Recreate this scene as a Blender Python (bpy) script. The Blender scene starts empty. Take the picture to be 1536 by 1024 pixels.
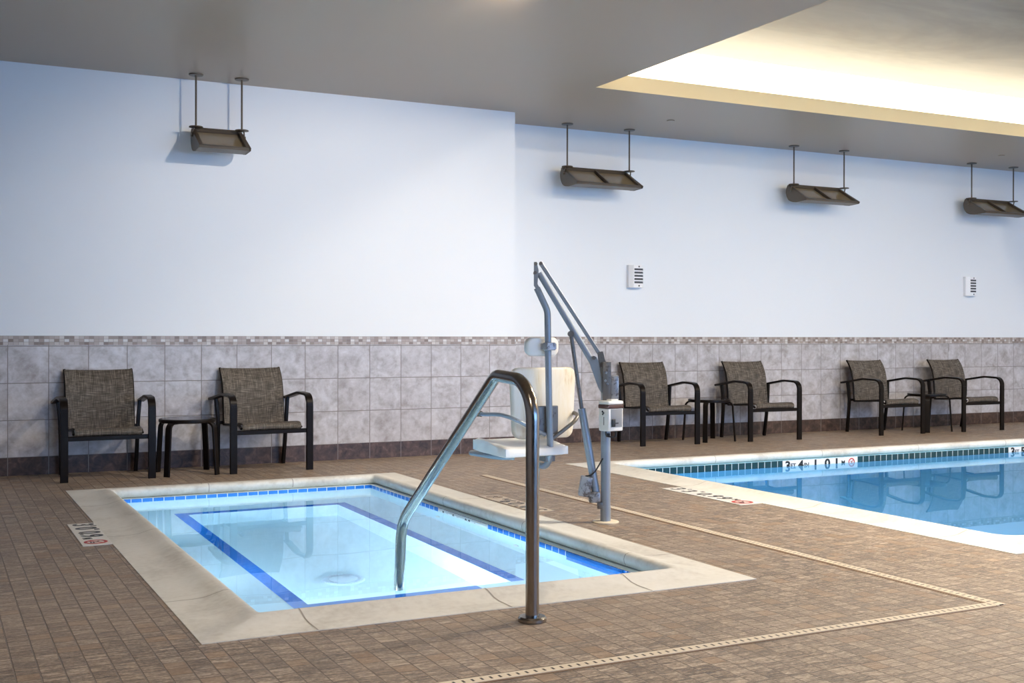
import bpy, bmesh, math, random
from mathutils import Vector, Matrix
random.seed(7)
SC = bpy.context.scene
COL = SC.collection
PI = math.pi

# ------------------------------------------------------------------ helpers
def srgb(r, g, b):
    def f(c):
        c /= 255.0
        return c / 12.92 if c <= 0.04045 else ((c + 0.055) / 1.055) ** 2.4
    return (f(r), f(g), f(b), 1.0)

def link_mesh(name, bm, mat, parent=None, smooth=True, angle=40, recalc=True):
    if recalc:
        bmesh.ops.recalc_face_normals(bm, faces=bm.faces)
    me = bpy.data.meshes.new(name)
    bm.to_mesh(me); bm.free()
    for m in (mat if isinstance(mat, (list, tuple)) else [mat]):
        me.materials.append(m)
    if smooth:
        me.shade_smooth()
        me.set_sharp_from_angle(angle=math.radians(angle))
    o = bpy.data.objects.new(name, me)
    COL.objects.link(o)
    if parent is not None:
        o.parent = parent
    return o

def tag(o, label, cat, group=None, kind=None):
    o['label'] = label
    o['category'] = cat
    if group: o['group'] = group
    if kind: o['kind'] = kind
    return o

def empty(name, loc, rz=0.0):
    o = bpy.data.objects.new(name, None)
    o.empty_display_size = 0.1
    o.location = loc
    o.rotation_euler = (0, 0, rz)
    COL.objects.link(o)
    return o

def struct(o):
    o['kind'] = 'structure'
    return o

def copy_tree(o, parent=None):
    c = o.copy()
    COL.objects.link(c)
    if parent is not None:
        c.parent = parent
    for ch in list(o.children):
        copy_tree(ch, c)
    return c

def box(bm, x0, x1, y0, y1, z0, z1, bevel=0.0, seg=2, M=None, mi=0):
    pts = [(x, y, z) for z in (z0, z1) for y in (y0, y1) for x in (x0, x1)]
    vs = [bm.verts.new(Vector(p) if M is None else M @ Vector(p)) for p in pts]
    fs = []
    for q in ((0, 2, 3, 1), (4, 5, 7, 6), (0, 1, 5, 4), (2, 6, 7, 3), (0, 4, 6, 2), (1, 3, 7, 5)):
        f = bm.faces.new([vs[i] for i in q]); f.material_index = mi
        fs.append(f)
    if bevel > 0:
        es = list({e for f in fs for e in f.edges})
        bmesh.ops.bevel(bm, geom=es, offset=bevel, segments=seg, profile=0.5, affect='EDGES')
    return fs

def fillet(points, radii, seg=8):
    P = [Vector(p) for p in points]
    if not isinstance(radii, (list, tuple)):
        radii = [radii] * len(P)
    out = [P[0]]
    for i in range(1, len(P) - 1):
        a, b, c = P[i - 1], P[i], P[i + 1]
        r = radii[i]
        u, v = (a - b).normalized(), (c - b).normalized()
        ang = u.angle(v)
        if r <= 0 or ang > PI - 0.02:
            out.append(b); continue
        d = r / math.tan(ang / 2)
        d = min(d, (a - b).length * 0.49 if i > 1 else (a - b).length * 0.95,
                (c - b).length * 0.49 if i < len(P) - 2 else (c - b).length * 0.95)
        r2 = d * math.tan(ang / 2)
        bis = (u + v).normalized()
        cen = b + bis * (r2 / math.sin(ang / 2))
        s, e = (b + u * d) - cen, (b + v * d) - cen
        tot = s.angle(e)
        ax = s.cross(e).normalized()
        for k in range(seg + 1):
            out.append(cen + Matrix.Rotation(tot * k / seg, 3, ax) @ s)
    out.append(P[-1])
    res = [out[0]]
    for p in out[1:]:
        if (p - res[-1]).length > 1e-5:
            res.append(p)
    return res

def smooth_path(pts, n=6):
    P = [Vector(p) for p in pts]
    out = []
    for i in range(len(P) - 1):
        p0 = P[i - 1] if i > 0 else P[i] * 2 - P[i + 1]
        p1, p2 = P[i], P[i + 1]
        p3 = P[i + 2] if i + 2 < len(P) else P[i + 1] * 2 - P[i]
        for k in range(n):
            t = k / n
            out.append(0.5 * ((2 * p1) + (p2 - p0) * t + (2 * p0 - 5 * p1 + 4 * p2 - p3) * t * t
                              + (3 * p1 - p0 - 3 * p2 + p3) * t ** 3))
    out.append(P[-1])
    return out

def tangents(P):
    T = []
    for i in range(len(P)):
        a = P[max(i - 1, 0)]; b = P[min(i + 1, len(P) - 1)]
        T.append((b - a).normalized())
    return T

def tube(bm, pts, r, n=14, mi=0):
    P = [Vector(p) for p in pts]
    T = tangents(P)
    ref = Vector((0, 0, 1)) if abs(T[0].z) < 0.9 else Vector((1, 0, 0))
    N = T[0].cross(ref).normalized()
    rings = []
    for i, p in enumerate(P):
        N = (N - T[i] * N.dot(T[i])).normalized()
        B = T[i].cross(N)
        rr = r[i] if isinstance(r, (list, tuple)) else r
        rings.append([bm.verts.new(p + (N * math.cos(2 * PI * k / n) + B * math.sin(2 * PI * k / n)) * rr) for k in range(n)])
    for a, b in zip(rings, rings[1:]):
        for k in range(n):
            bm.faces.new([a[k], a[(k + 1) % n], b[(k + 1) % n], b[k]]).material_index = mi
    bm.faces.new(rings[0][::-1]).material_index = mi
    bm.faces.new(rings[-1]).material_index = mi

def bar(bm, pts, wdir, w, t, ch=0.15):
    """flat bar of width w along wdir, thickness t, chamfered edges"""
    P = [Vector(p) for p in pts]
    T = tangents(P)
    W0 = Vector(wdir).normalized()
    rings = []
    c = min(w, t) * ch
    sec = [(-w / 2 + c, -t / 2), (w / 2 - c, -t / 2), (w / 2, -t / 2 + c), (w / 2, t / 2 - c),
           (w / 2 - c, t / 2), (-w / 2 + c, t / 2), (-w / 2, t / 2 - c), (-w / 2, -t / 2 + c)]
    for i, p in enumerate(P):
        W = (W0 - T[i] * W0.dot(T[i])).normalized()
        N = W.cross(T[i])
        rings.append([bm.verts.new(p + W * a + N * b) for a, b in sec])
    for a, b in zip(rings, rings[1:]):
        for k in range(8):
            bm.faces.new([a[k], a[(k + 1) % 8], b[(k + 1) % 8], b[k]])
    bm.faces.new(rings[0][::-1]); bm.faces.new(rings[-1])

def lathe(bm, prof, cen=(0, 0, 0), n=32, M=None, mi=0):
    cen = Vector(cen)
    rings = []
    for r, z in prof:
        if r < 1e-6:
            v = Vector((0, 0, z)); v = (M @ v if M else v) + cen
            rings.append([bm.verts.new(v)])
        else:
            ring = []
            for k in range(n):
                v = Vector((r * math.cos(2 * PI * k / n), r * math.sin(2 * PI * k / n), z))
                v = (M @ v if M else v) + cen
                ring.append(bm.verts.new(v))
            rings.append(ring)
    for a, b in zip(rings, rings[1:]):
        for k in range(n):
            q = []
            if len(a) == 1: q = [a[0], b[(k + 1) % n], b[k]]
            elif len(b) == 1: q = [a[k], a[(k + 1) % n], b[0]]
            else: q = [a[k], a[(k + 1) % n], b[(k + 1) % n], b[k]]
            bm.faces.new(q).material_index = mi
    if len(rings[0]) > 1: bm.faces.new(rings[0][::-1]).material_index = mi
    if len(rings[-1]) > 1: bm.faces.new(rings[-1]).material_index = mi

def extrude_poly(bm, poly, vec, mi=0):
    """poly: list of 3D points (planar); vec: extrusion"""
    a = [bm.verts.new(Vector(p)) for p in poly]
    b = [bm.verts.new(Vector(p) + Vector(vec)) for p in poly]
    n = len(a)
    bm.faces.new(a[::-1]).material_index = mi
    bm.faces.new(b).material_index = mi
    for k in range(n):
        bm.faces.new([a[k], a[(k + 1) % n], b[(k + 1) % n], b[k]]).material_index = mi

def rrect(w, h, r, seg=6):
    pts = []
    for cx, cy, a0 in ((w / 2 - r, h / 2 - r, 0), (-w / 2 + r, h / 2 - r, PI / 2), (-w / 2 + r, -h / 2 + r, PI), (w / 2 - r, -h / 2 + r, 1.5 * PI)):
        for k in range(seg + 1):
            a = a0 + PI / 2 * k / seg
            pts.append((cx + r * math.cos(a), cy + r * math.sin(a)))
    return pts

def slab(bm, xs, ys, holes, z0, z1):
    """slab over the grid xs x ys leaving out hole cells (index pairs)"""
    V = {}
    def v(i, j, z):
        k = (i, j, z)
        if k not in V: V[k] = bm.verts.new((xs[i], ys[j], z))
        return V[k]
    nx, ny = len(xs) - 1, len(ys) - 1
    solid = lambda i, j: 0 <= i < nx and 0 <= j < ny and (i, j) not in holes
    for i in range(nx):
        for j in range(ny):
            if not solid(i, j): continue
            bm.faces.new([v(i, j, z1), v(i + 1, j, z1), v(i + 1, j + 1, z1), v(i, j + 1, z1)])
            bm.faces.new([v(i, j, z0), v(i, j + 1, z0), v(i + 1, j + 1, z0), v(i + 1, j, z0)])
            for (di, dj, a, b) in ((-1, 0, (i, j), (i, j + 1)), (1, 0, (i + 1, j), (i + 1, j + 1)), (0, -1, (i, j), (i + 1, j)), (0, 1, (i, j + 1), (i + 1, j + 1))):
                if not solid(i + di, j + dj):
                    bm.faces.new([v(*a, z0), v(*b, z0), v(*b, z1), v(*a, z1)])

def text_mesh(bm, s, size, M, depth=0.001, mi=0, align='CENTER', scale_x=1.0, bold=0.018):
    cu = bpy.data.curves.new('lettering', 'FONT')
    cu.body = s; cu.size = size; cu.extrude = depth / 2
    cu.align_x = align; cu.align_y = 'CENTER'; cu.offset = size * bold
    o = bpy.data.objects.new('lettering', cu)
    COL.objects.link(o)
    dg = bpy.context.evaluated_depsgraph_get()
    me = bpy.data.meshes.new_from_object(o.evaluated_get(dg))
    bpy.data.objects.remove(o); bpy.data.curves.remove(cu)
    n0 = len(bm.verts); f0 = len(bm.faces)
    bm.from_mesh(me)
    bpy.data.meshes.remove(me)
    bm.verts.ensure_lookup_table(); bm.faces.ensure_lookup_table()
    S = Matrix.Diagonal((scale_x, 1, 1, 1))
    for v in bm.verts[n0:]:
        v.co = M @ (S @ v.co)
    for f in bm.faces[f0:]:
        f.material_index = mi

def ring_mesh(bm, r0, r1, h, M, n=28, a0=0, a1=2 * PI, mi=0):
    full = abs(a1 - a0 - 2 * PI) < 1e-6
    cnt = n if full else n + 1
    rows = []
    for k in range(cnt):
        a = a0 + (a1 - a0) * k / n
        rows.append([bm.verts.new(M @ Vector((r * math.cos(a), r * math.sin(a), z))) for r, z in ((r0, 0), (r1, 0), (r1, h), (r0, h))])
    for k in range(n):
        a, b = rows[k], rows[(k + 1) % cnt]
        for q in range(4):
            bm.faces.new([a[q], b[q], b[(q + 1) % 4], a[(q + 1) % 4]]).material_index = mi

# ------------------------------------------------------------------ materials
class NT:
    def __init__(self, name):
        self.m = bpy.data.materials.new(name)
        self.m.use_nodes = True
        self.t = self.m.node_tree
        self.t.nodes.clear()
        self.out = self.t.nodes.new('ShaderNodeOutputMaterial')
    def n(self, typ, **kw):
        nd = self.t.nodes.new(typ)
        for k, v in kw.items(): setattr(nd, k, v)
        return nd
    def set(self, sock, v):
        if isinstance(v, bpy.types.NodeSocket): self.t.links.new(v, sock)
        else: sock.default_value = v
    def math(self, op, a, b=0.0, c=0.0, clamp=False):
        nd = self.n('ShaderNodeMath', operation=op, use_clamp=clamp)
        self.set(nd.inputs[0], a); self.set(nd.inputs[1], b)
        if op in ('MULTIPLY_ADD', 'SMOOTH_MIN', 'COMPARE'): self.set(nd.inputs[2], c)
        return nd.outputs[0]
    def coords(self):
        tc = self.n('ShaderNodeTexCoord')
        sx = self.n('ShaderNodeSeparateXYZ')
        self.t.links.new(tc.outputs['Object'], sx.inputs[0])
        return tc.outputs['Object'], sx.outputs[0], sx.outputs[1], sx.outputs[2]
    def comb(self, x, y, z):
        nd = self.n('ShaderNodeCombineXYZ')
        for i, v in enumerate((x, y, z)): self.set(nd.inputs[i], v)
        return nd.outputs[0]
    def noise(self, vec, scale, detail=4, rough=0.55, dist=0.0):
        nd = self.n('ShaderNodeTexNoise')
        self.set(nd.inputs['Vector'], vec)
        nd.inputs['Scale'].default_value = scale
        nd.inputs['Detail'].default_value = detail
        nd.inputs['Roughness'].default_value = rough
        nd.inputs['Distortion'].default_value = dist
        return nd.outputs['Fac']
    def white(self, vec):
        nd = self.n('ShaderNodeTexWhiteNoise', noise_dimensions='3D')
        self.set(nd.inputs['Vector'], vec)
        return nd.outputs['Value']
    def mapr(self, v, a, b, c, d):
        nd = self.n('ShaderNodeMapRange')
        self.set(nd.inputs[0], v)
        for i, q in enumerate((a, b, c, d)): nd.inputs[i + 1].default_value = q
        return nd.outputs[0]
    def ramp(self, fac, stops):
        nd = self.n('ShaderNodeValToRGB')
        self.set(nd.inputs[0], fac)
        el = nd.color_ramp.elements
        el[0].position, el[0].color = stops[0]
        el[1].position, el[1].color = stops[-1]
        for p, c in stops[1:-1]:
            e = el.new(p); e.color = c
        return nd.outputs[0]
    def mix(self, fac, a, b, mode='MIX'):
        nd = self.n('ShaderNodeMix', data_type='RGBA', blend_type=mode)
        self.set(nd.inputs[0], fac); self.set(nd.inputs[6], a); self.set(nd.inputs[7], b)
        return nd.outputs[2]
    def bump(self, h, strength=0.3, dist=0.01):
        nd = self.n('ShaderNodeBump')
        nd.inputs['Strength'].default_value = strength
        nd.inputs['Distance'].default_value = dist
        self.set(nd.inputs['Height'], h)
        return nd.outputs[0]
    def cell(self, u, v, pu, ou, pv, ov, g):
        """tile grid: returns (grout mask 0..1, id_u, id_v)"""
        a = self.math('DIVIDE', self.math('SUBTRACT', u, ou), pu)
        b = self.math('DIVIDE', self.math('SUBTRACT', v, ov), pv)
        iu, iv = self.math('FLOOR', a), self.math('FLOOR', b)
        fu = self.math('ABSOLUTE', self.math('SUBTRACT', self.math('FRACT', a), 0.5))
        fv = self.math('ABSOLUTE', self.math('SUBTRACT', self.math('FRACT', b), 0.5))
        mu = self.mapr(fu, 0.5 - g / pu * 0.5 - 0.12 * g / pu, 0.5 - g / pu * 0.5 + 0.12 * g / pu, 0, 1)
        mv = self.mapr(fv, 0.5 - g / pv * 0.5 - 0.12 * g / pv, 0.5 - g / pv * 0.5 + 0.12 * g / pv, 0, 1)
        return self.math('MAXIMUM', mu, mv), iu, iv
    def bsdf(self, color, rough=0.5, metal=0.0, normal=None, spec=0.5, **kw):
        p = self.n('ShaderNodeBsdfPrincipled')
        self.set(p.inputs['Base Color'], color)
        self.set(p.inputs['Roughness'], rough)
        self.set(p.inputs['Metallic'], metal)
        p.inputs['Specular IOR Level'].default_value = spec
        if normal is not None: self.set(p.inputs['Normal'], normal)
        for k, v in kw.items(): self.set(p.inputs[k], v)
        self.t.links.new(p.outputs[0], self.out.inputs[0])
        return self.m

def plain(name, col, rough=0.5, metal=0.0, spec=0.5, var=0.12, scale=6.0, bump=0.0):
    t = NT(name)
    o, x, y, z = t.coords()
    f = t.noise(o, scale, 4)
    c = t.mix(f, tuple(v * (1 - var) for v in col[:3]) + (1,), tuple(min(1, v * (1 + var)) for v in col[:3]) + (1,))
    nm = t.bump(t.noise(o, scale * 12, 3), bump, 0.002) if bump else None
    return t.bsdf(c, rough, metal, nm, spec)

M = {}
M['wall'] = plain('white_wall_paint', (0.775, 0.815, 0.865, 1), 0.55, var=0.012, scale=1.2, bump=0.06)
M['ceiling'] = plain('taupe_satin_ceiling_paint', (0.37, 0.285, 0.20, 1), 0.34, var=0.03, scale=0.8, spec=0.5, bump=0.03)
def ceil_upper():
    t = NT('caustic_mottled_recess')
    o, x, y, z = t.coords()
    f = t.noise(t.comb(t.math('MULTIPLY', x, 0.35), y, z), 0.8, 5, 0.6, 0.8)  # wavy dark patches: water caustics put into the ceiling colour
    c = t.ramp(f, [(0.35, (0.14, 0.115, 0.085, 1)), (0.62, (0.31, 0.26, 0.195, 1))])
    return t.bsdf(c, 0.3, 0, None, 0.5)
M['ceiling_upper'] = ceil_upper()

def wall_tile(name, pu, ou):
    t = NT(name)
    o, x, y, z = t.coords()
    g, iu, iv = t.cell(x, z, pu, ou, 0.3057, 0.1480, 0.0065)
    off = t.comb(t.math('MULTIPLY', iu, 3.7), 0.0, t.math('MULTIPLY', iv, 5.3))
    vv = t.n('ShaderNodeVectorMath', operation='ADD'); t.set(vv.inputs[0], o); t.set(vv.inputs[1], off)
    n1 = t.noise(vv.outputs[0], 7.0, 5, 0.62, 0.4)
    n2 = t.noise(vv.outputs[0], 28.0, 4, 0.6)
    n = t.math('ADD', t.math('MULTIPLY', n1, 0.7), t.math('MULTIPLY', n2, 0.3))
    c = t.ramp(n, [(0.34, (0.30, 0.27, 0.265, 1)), (0.50, (0.465, 0.45, 0.47, 1)), (0.66, (0.61, 0.605, 0.64, 1))])
    rnd = t.white(t.comb(iu, iv, 1.0))
    c = t.mix(t.mapr(rnd, 0, 1, 0, 0.22), c, (0.38, 0.345, 0.345, 1))
    c = t.mix(g, c, (0.22, 0.20, 0.195, 1))
    nm = t.bump(t.math('SUBTRACT', t.math('MULTIPLY', n2, 0.15), g), 0.5, 0.003)
    return t.bsdf(c, t.math('MULTIPLY_ADD', g, 0.4, 0.32), 0, nm, 0.45)
M['tile_l'] = wall_tile('grey_stone_wall_tile', 0.3135, 0.584)
M['tile_r'] = wall_tile('grey_stone_wall_tile_b', 0.3075, 7.582)

def mosaic(name):
    t = NT(name)
    o, x, y, z = t.coords()
    g, iu, iv = t.cell(x, z, 0.0392, 0.0, 0.0255, 1.0735, 0.003)
    rnd = t.white(t.comb(iu, iv, 4.0))
    c = t.ramp(rnd, [(0.0, (0.20, 0.155, 0.13, 1)), (0.45, (0.36, 0.30, 0.27, 1)), (0.80, (0.44, 0.39, 0.365, 1)), (0.94, (0.56, 0.53, 0.51, 1))])
    pick = t.math('FRACT', t.math('MULTIPLY_ADD', iu, 0.25, t.math('MULTIPLY', iv, 0.5)))
    sel = t.math('MULTIPLY', t.math('LESS_THAN', pick, 0.1), t.math('GREATER_THAN', t.math('FRACT', t.math('MULTIPLY', iv, 0.5)), 0.2))
    c = t.mix(sel, c, (0.60, 0.59, 0.59, 1))
    c = t.mix(g, c, (0.26, 0.23, 0.22, 1))
    return t.bsdf(c, 0.35, 0, t.bump(g, -0.4, 0.002), 0.5)
M['mosaic'] = mosaic('mosaic_border')

def base_tile(name, pu, ou):
    t = NT(name)
    o, x, y, z = t.coords()
    g, iu, iv = t.cell(x, z, pu, ou, 5.0, -2.0, 0.006)
    n = t.noise(o, 14.0, 6, 0.65, 0.5)
    c = t.ramp(n, [(0.36, (0.030, 0.017, 0.013, 1)), (0.55, (0.080, 0.046, 0.034, 1)), (0.72, (0.16, 0.10, 0.075, 1))])
    c = t.mix(g, c, (0.20, 0.17, 0.15, 1))
    return t.bsdf(c, 0.32, 0, t.bump(g, -0.4, 0.003), 0.5)
M['base_l'] = base_tile('dark_stone_base_tile', 0.3135, 0.584)
M['base_r'] = base_tile('dark_stone_base_tile_b', 0.3075, 7.582)

def floor_tile():
    t = NT('slate_deck_tile')
    o, x, y, z = t.coords()
    P_, W_ = 0.0782, 0.0050
    a = t.math('DIVIDE', t.math('SUBTRACT', x, 0.0285), P_)
    b = t.math('DIVIDE', t.math('SUBTRACT', y, 3.528), P_)
    iu, iv = t.math('FLOOR', a), t.math('FLOOR', b)
    fu = t.math('ABSOLUTE', t.math('SUBTRACT', t.math('FRACT', a), 0.5))
    fv = t.math('ABSOLUTE', t.math('SUBTRACT', t.math('FRACT', b), 0.5))
    k = W_ / P_
    gu = t.mapr(fu, 0.5 - k * 0.62, 0.5 - k * 0.38, 0, 1)
    gv = t.mapr(fv, 0.5 - k * 0.62, 0.5 - k * 0.38, 0, 1)
    core = t.mapr(fu, 0.5 - k * 0.25, 0.5 - k * 0.10, 0, 1)
    st = t.comb(t.math('MULTIPLY', x, 7.0), t.math('MULTIPLY', y, 34.0), t.math('MULTIPLY', iu, 1.7))
    n1 = t.mapr(t.noise(st, 1.5, 7, 0.70, 1.2), 0.33, 0.67, 0.0, 1.0)
    n2 = t.noise(o, 0.55, 3, 0.5)
    n3 = t.mapr(t.noise(o, 70, 3, 0.6), 0.3, 0.7, 0, 1)
    rnd = t.white(t.comb(iu, iv, 2.0))
    v = t.math('ADD', t.math('MULTIPLY', n1, 0.60), t.math('ADD', t.math('MULTIPLY', rnd, 0.14), t.math('MULTIPLY', n3, 0.26)))
    c = t.ramp(v, [(0.22, (0.060, 0.042, 0.029, 1)), (0.42, (0.188, 0.136, 0.096, 1)), (0.58, (0.345, 0.262, 0.192, 1)), (0.78, (0.55, 0.455, 0.36, 1))])
    rust = t.math('GREATER_THAN', t.white(t.comb(iu, iv, 9.0)), 0.86)
    c = t.mix(t.math('MULTIPLY', rust, 0.45), c, (0.34, 0.205, 0.105, 1))
    pale = t.mapr(n2, 0.42, 0.60, 0.0, 0.35)
    c = t.mix(pale, c, (0.40, 0.315, 0.245, 1))
    lightg = t.mix(t.noise(o, 0.8, 2), (0.075, 0.052, 0.036, 1), (0.20, 0.150, 0.110, 1))
    c = t.mix(t.math('MULTIPLY', gv, 0.8), c, lightg)
    c = t.mix(t.math('MULTIPLY', gu, 0.9), c, (0.085, 0.058, 0.040, 1))
    c = t.mix(t.math('MULTIPLY', core, 0.55), c, (0.42, 0.34, 0.27, 1))
    g = t.math('MAXIMUM', gu, t.math('MULTIPLY', gv, 0.6))
    h = t.math('SUBTRACT', t.math('MULTIPLY', n1, 0.45), g)
    nm = t.bump(h, 0.9, 0.006)
    rough = t.mapr(t.math('ADD', n1, n2), 0.4, 1.3, 0.30, 0.50)
    return t.bsdf(c, rough, 0, nm, 0.5)
M['floor'] = floor_tile()

def coping_mat():
    t = NT('cream_cast_stone')
    o, x, y, z = t.coords()
    n1 = t.noise(o, 2.2, 6, 0.6, 0.6); n2 = t.noise(o, 30, 4, 0.6)
    v = t.math('ADD', t.math('MULTIPLY', n1, 0.7), t.math('MULTIPLY', n2, 0.3))
    c = t.ramp(v, [(0.32, (0.52, 0.49, 0.44, 1)), (0.5, (0.69, 0.67, 0.62, 1)), (0.68, (0.77, 0.755, 0.715, 1))])
    return t.bsdf(c, 0.5, 0, t.bump(n2, 0.08, 0.003), 0.4)
M['coping'] = coping_mat()
M['joint'] = plain('grey_joint_mortar', (0.34, 0.31, 0.28, 1), 0.8)

def tile_band(name, col, col2, joint, pitch=0.0782, rough=0.08):
    t = NT(name)
    o, x, y, z = t.coords()
    u = t.math('ADD', x, y)
    g, iu, iv = t.cell(u, z, pitch, 0.02, 3.0, -1.5, 0.006)
    rnd = t.white(t.comb(iu, 0.0, 3.0))
    c = t.mix(t.math('ADD', t.math('MULTIPLY', rnd, 0.5), t.math('MULTIPLY', t.noise(o, 35, 4, 0.6), 0.5)), col, col2)
    c = t.mix(g, c, joint)
    return t.bsdf(c, t.math('MULTIPLY_ADD', g, 0.5, rough), 0, None, 0.5)
M['tile_blue'] = tile_band('cobalt_waterline_tile', (0.015, 0.14, 0.55, 1), (0.03, 0.22, 0.70, 1), (0.72, 0.80, 0.84, 1))
M['tile_dark'] = tile_band('dark_green_waterline_tile', (0.007, 0.027, 0.032, 1), (0.016, 0.056, 0.065, 1), (0.62, 0.66, 0.64, 1))
M['stripe'] = plain('cobalt_edge_tile', (0.006, 0.15, 0.55, 1), 0.2, var=0.15, scale=20)
M['shell_spa'] = plain('pale_aqua_plaster', (0.68, 0.84, 0.93, 1), 0.6, var=0.04, scale=3)
M['shell_pool'] = plain('pale_blue_plaster', (0.30, 0.60, 0.80, 1), 0.6, var=0.04, scale=2)
M['plate'] = plain('white_ceramic_plate', (0.78, 0.76, 0.72, 1), 0.3, var=0.05, scale=20)
M['plate_worn'] = plain('worn_ceramic_plate', (0.52, 0.44, 0.35, 1), 0.45, var=0.35, scale=9)
M['faded_ink'] = plain('faded_lettering', (0.30, 0.22, 0.17, 1), 0.5, var=0.3, scale=12)
M['drain'] = plain('pale_blue_grey_plastic', (0.50, 0.60, 0.70, 1), 0.5)
M['black_ink'] = plain('black_lettering', (0.012, 0.012, 0.013, 1), 0.4)
M['red_ink'] = plain('red_lettering', (0.50, 0.03, 0.025, 1), 0.4)

def water(name, tint, amp, scale):
    t = NT(name)
    o, x, y, z = t.coords()
    h = t.noise(o, scale, 2, 0.5)
    p = t.n('ShaderNodeBsdfGlass')
    p.inputs['Color'].default_value = tint
    p.inputs['Roughness'].default_value = 0.0
    p.inputs['IOR'].default_value = 1.33
    t.set(p.inputs['Normal'], t.bump(h, amp, 0.02))
    t.t.links.new(p.outputs[0], t.out.inputs[0])
    return t.m
M['water_spa'] = water('clear_spa_water', (0.84, 0.965, 1.0, 1), 0.035, 2.2)
M['water_pool'] = water('clear_pool_water', (0.66, 0.88, 1.0, 1), 0.012, 1.6)

def steel():
    t = NT('brushed_stainless')
    o, x, y, z = t.coords()
    n = t.noise(t.comb(t.math('MULTIPLY', x, 8), t.math('MULTIPLY', y, 8), t.math('MULTIPLY', z, 1.5)), 14, 4, 0.6)
    c = t.mix(n, (0.22, 0.19, 0.165, 1), (0.36, 0.325, 0.29, 1))
    return t.bsdf(c, t.mapr(n, 0.3, 0.7, 0.14, 0.26), 1.0, None, 0.5)
M['steel'] = steel()
def lift_paint(name, c0, c1, rust=0.62):
    t = NT(name)
    o, x, y, z = t.coords()
    n = t.noise(o, 16, 6, 0.7)
    n2 = t.noise(o, 55, 4, 0.6)
    c = t.mix(t.noise(o, 5, 3), c0, c1)
    m = t.mapr(t.math('ADD', t.math('MULTIPLY', n, 0.65), t.math('MULTIPLY', n2, 0.35)), rust, rust + 0.08, 0, 0.85)
    c = t.mix(m, c, (0.07, 0.055, 0.05, 1))
    return t.bsdf(c, 0.38, 0.35, t.bump(n2, 0.1, 0.002), 0.5)
M['lift'] = lift_paint('worn_grey_metal', (0.23, 0.265, 0.31, 1), (0.31, 0.345, 0.385, 1))
M['lift_dark'] = lift_paint('worn_dark_metal', (0.13, 0.125, 0.12, 1), (0.2, 0.19, 0.18, 1), 0.55)
M['lift_worn'] = lift_paint('pitted_grey_casting', (0.27, 0.29, 0.33, 1), (0.40, 0.42, 0.45, 1), 0.50)
def seat_plastic():
    t = NT('stained_white_plastic')
    o, x, y, z = t.coords()
    n = t.noise(t.comb(t.math('MULTIPLY', x, 9), t.math('MULTIPLY', y, 9), t.math('MULTIPLY', z, 1.4)), 1.6, 5, 0.65, 0.3)
    c = t.ramp(n, [(0.40, (0.84, 0.81, 0.74, 1)), (0.56, (0.80, 0.74, 0.61, 1)), (0.72, (0.55, 0.40, 0.22, 1))])
    return t.bsdf(c, 0.4, 0, None, 0.5)
M['seat_back'] = seat_plastic()
M['seat_white'] = plain('white_moulded_plastic', (0.85, 0.84, 0.81, 1), 0.4, var=0.03)
M['black_rubber'] = plain('black_rubber', (0.012, 0.012, 0.012, 1), 0.5)
M['box_white'] = plain('white_plastic_housing', (0.80, 0.79, 0.75, 1), 0.4, var=0.04)
M['box_brown'] = plain('brown_band', (0.075, 0.03, 0.02, 1), 0.5)
M['box_grey'] = plain('grey_panel', (0.22, 0.23, 0.25, 1), 0.45)
M['flange_cream'] = plain('cream_cover_plate', (0.70, 0.60, 0.45, 1), 0.5)
M['frame'] = plain('dark_bronze_powder_coat', (0.0075, 0.005, 0.0038, 1), 0.34, spec=0.13, var=0.1)
M['table_glass'] = plain('smoked_table_insert', (0.020, 0.018, 0.02, 1), 0.12, var=0.05)
def sling():
    t = NT('woven_sling_fabric')
    o, x, y, z = t.coords()
    a = t.noise(t.comb(t.math('MULTIPLY', x, 10), t.math('MULTIPLY', y, 260), t.math('MULTIPLY', z, 260)), 1.0, 2, 0.6)
    b = t.noise(t.comb(t.math('MULTIPLY', x, 260), t.math('MULTIPLY', y, 9), t.math('MULTIPLY', z, 9)), 1.0, 2, 0.6)
    v = t.math('MULTIPLY_ADD', a, 0.5, t.math('MULTIPLY', b, 0.5))
    c = t.ramp(v, [(0.36, (0.024, 0.019, 0.015, 1)), (0.50, (0.078, 0.064, 0.051, 1)), (0.64, (0.245, 0.21, 0.175, 1))])
    return t.bsdf(c, 0.65, 0, t.bump(v, 0.3, 0.002), 0.35)
M['sling'] = sling()
M['bronze'] = plain('bronze_fixture_paint', (0.095, 0.072, 0.049, 1), 0.42, var=0.08)
M['amber'] = plain('amber_lens', (0.25, 0.195, 0.115, 1), 0.22, var=0.12, scale=5)
M['vent_white'] = plain('white_vent_plastic', (0.82, 0.83, 0.86, 1), 0.4, var=0.02)
M['vent_dark'] = plain('dark_vent_slot', (0.06, 0.065, 0.08, 1), 0.6)
M['slot'] = plain('black_drain_slot', (0.03, 0.022, 0.016, 1), 0.7)
def grate_mat(name, along_x, c):
    t = NT(name)
    o, x, y, z = t.coords()
    u, v = (x, y) if along_x else (y, x)
    f = t.math('FRACT', t.math('DIVIDE', u, 0.034))
    m = t.math('MULTIPLY', t.math('LESS_THAN', f, 0.27), t.math('LESS_THAN', t.math('ABSOLUTE', t.math('SUBTRACT', v, c)), 0.012))
    col = t.mix(t.noise(o, 6, 3), (0.60, 0.51, 0.39, 1), (0.72, 0.63, 0.51, 1))
    return t.bsdf(t.mix(m, col, (0.03, 0.022, 0.016, 1)), 0.5, 0, t.bump(m, -0.6, 0.004), 0.4)
M['grate_x'] = grate_mat('beige_drain_grating', True, 3.487 - 3.49)
M['grate_y'] = grate_mat('beige_drain_grating_b', False, 4.115 - 4.10)
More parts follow.
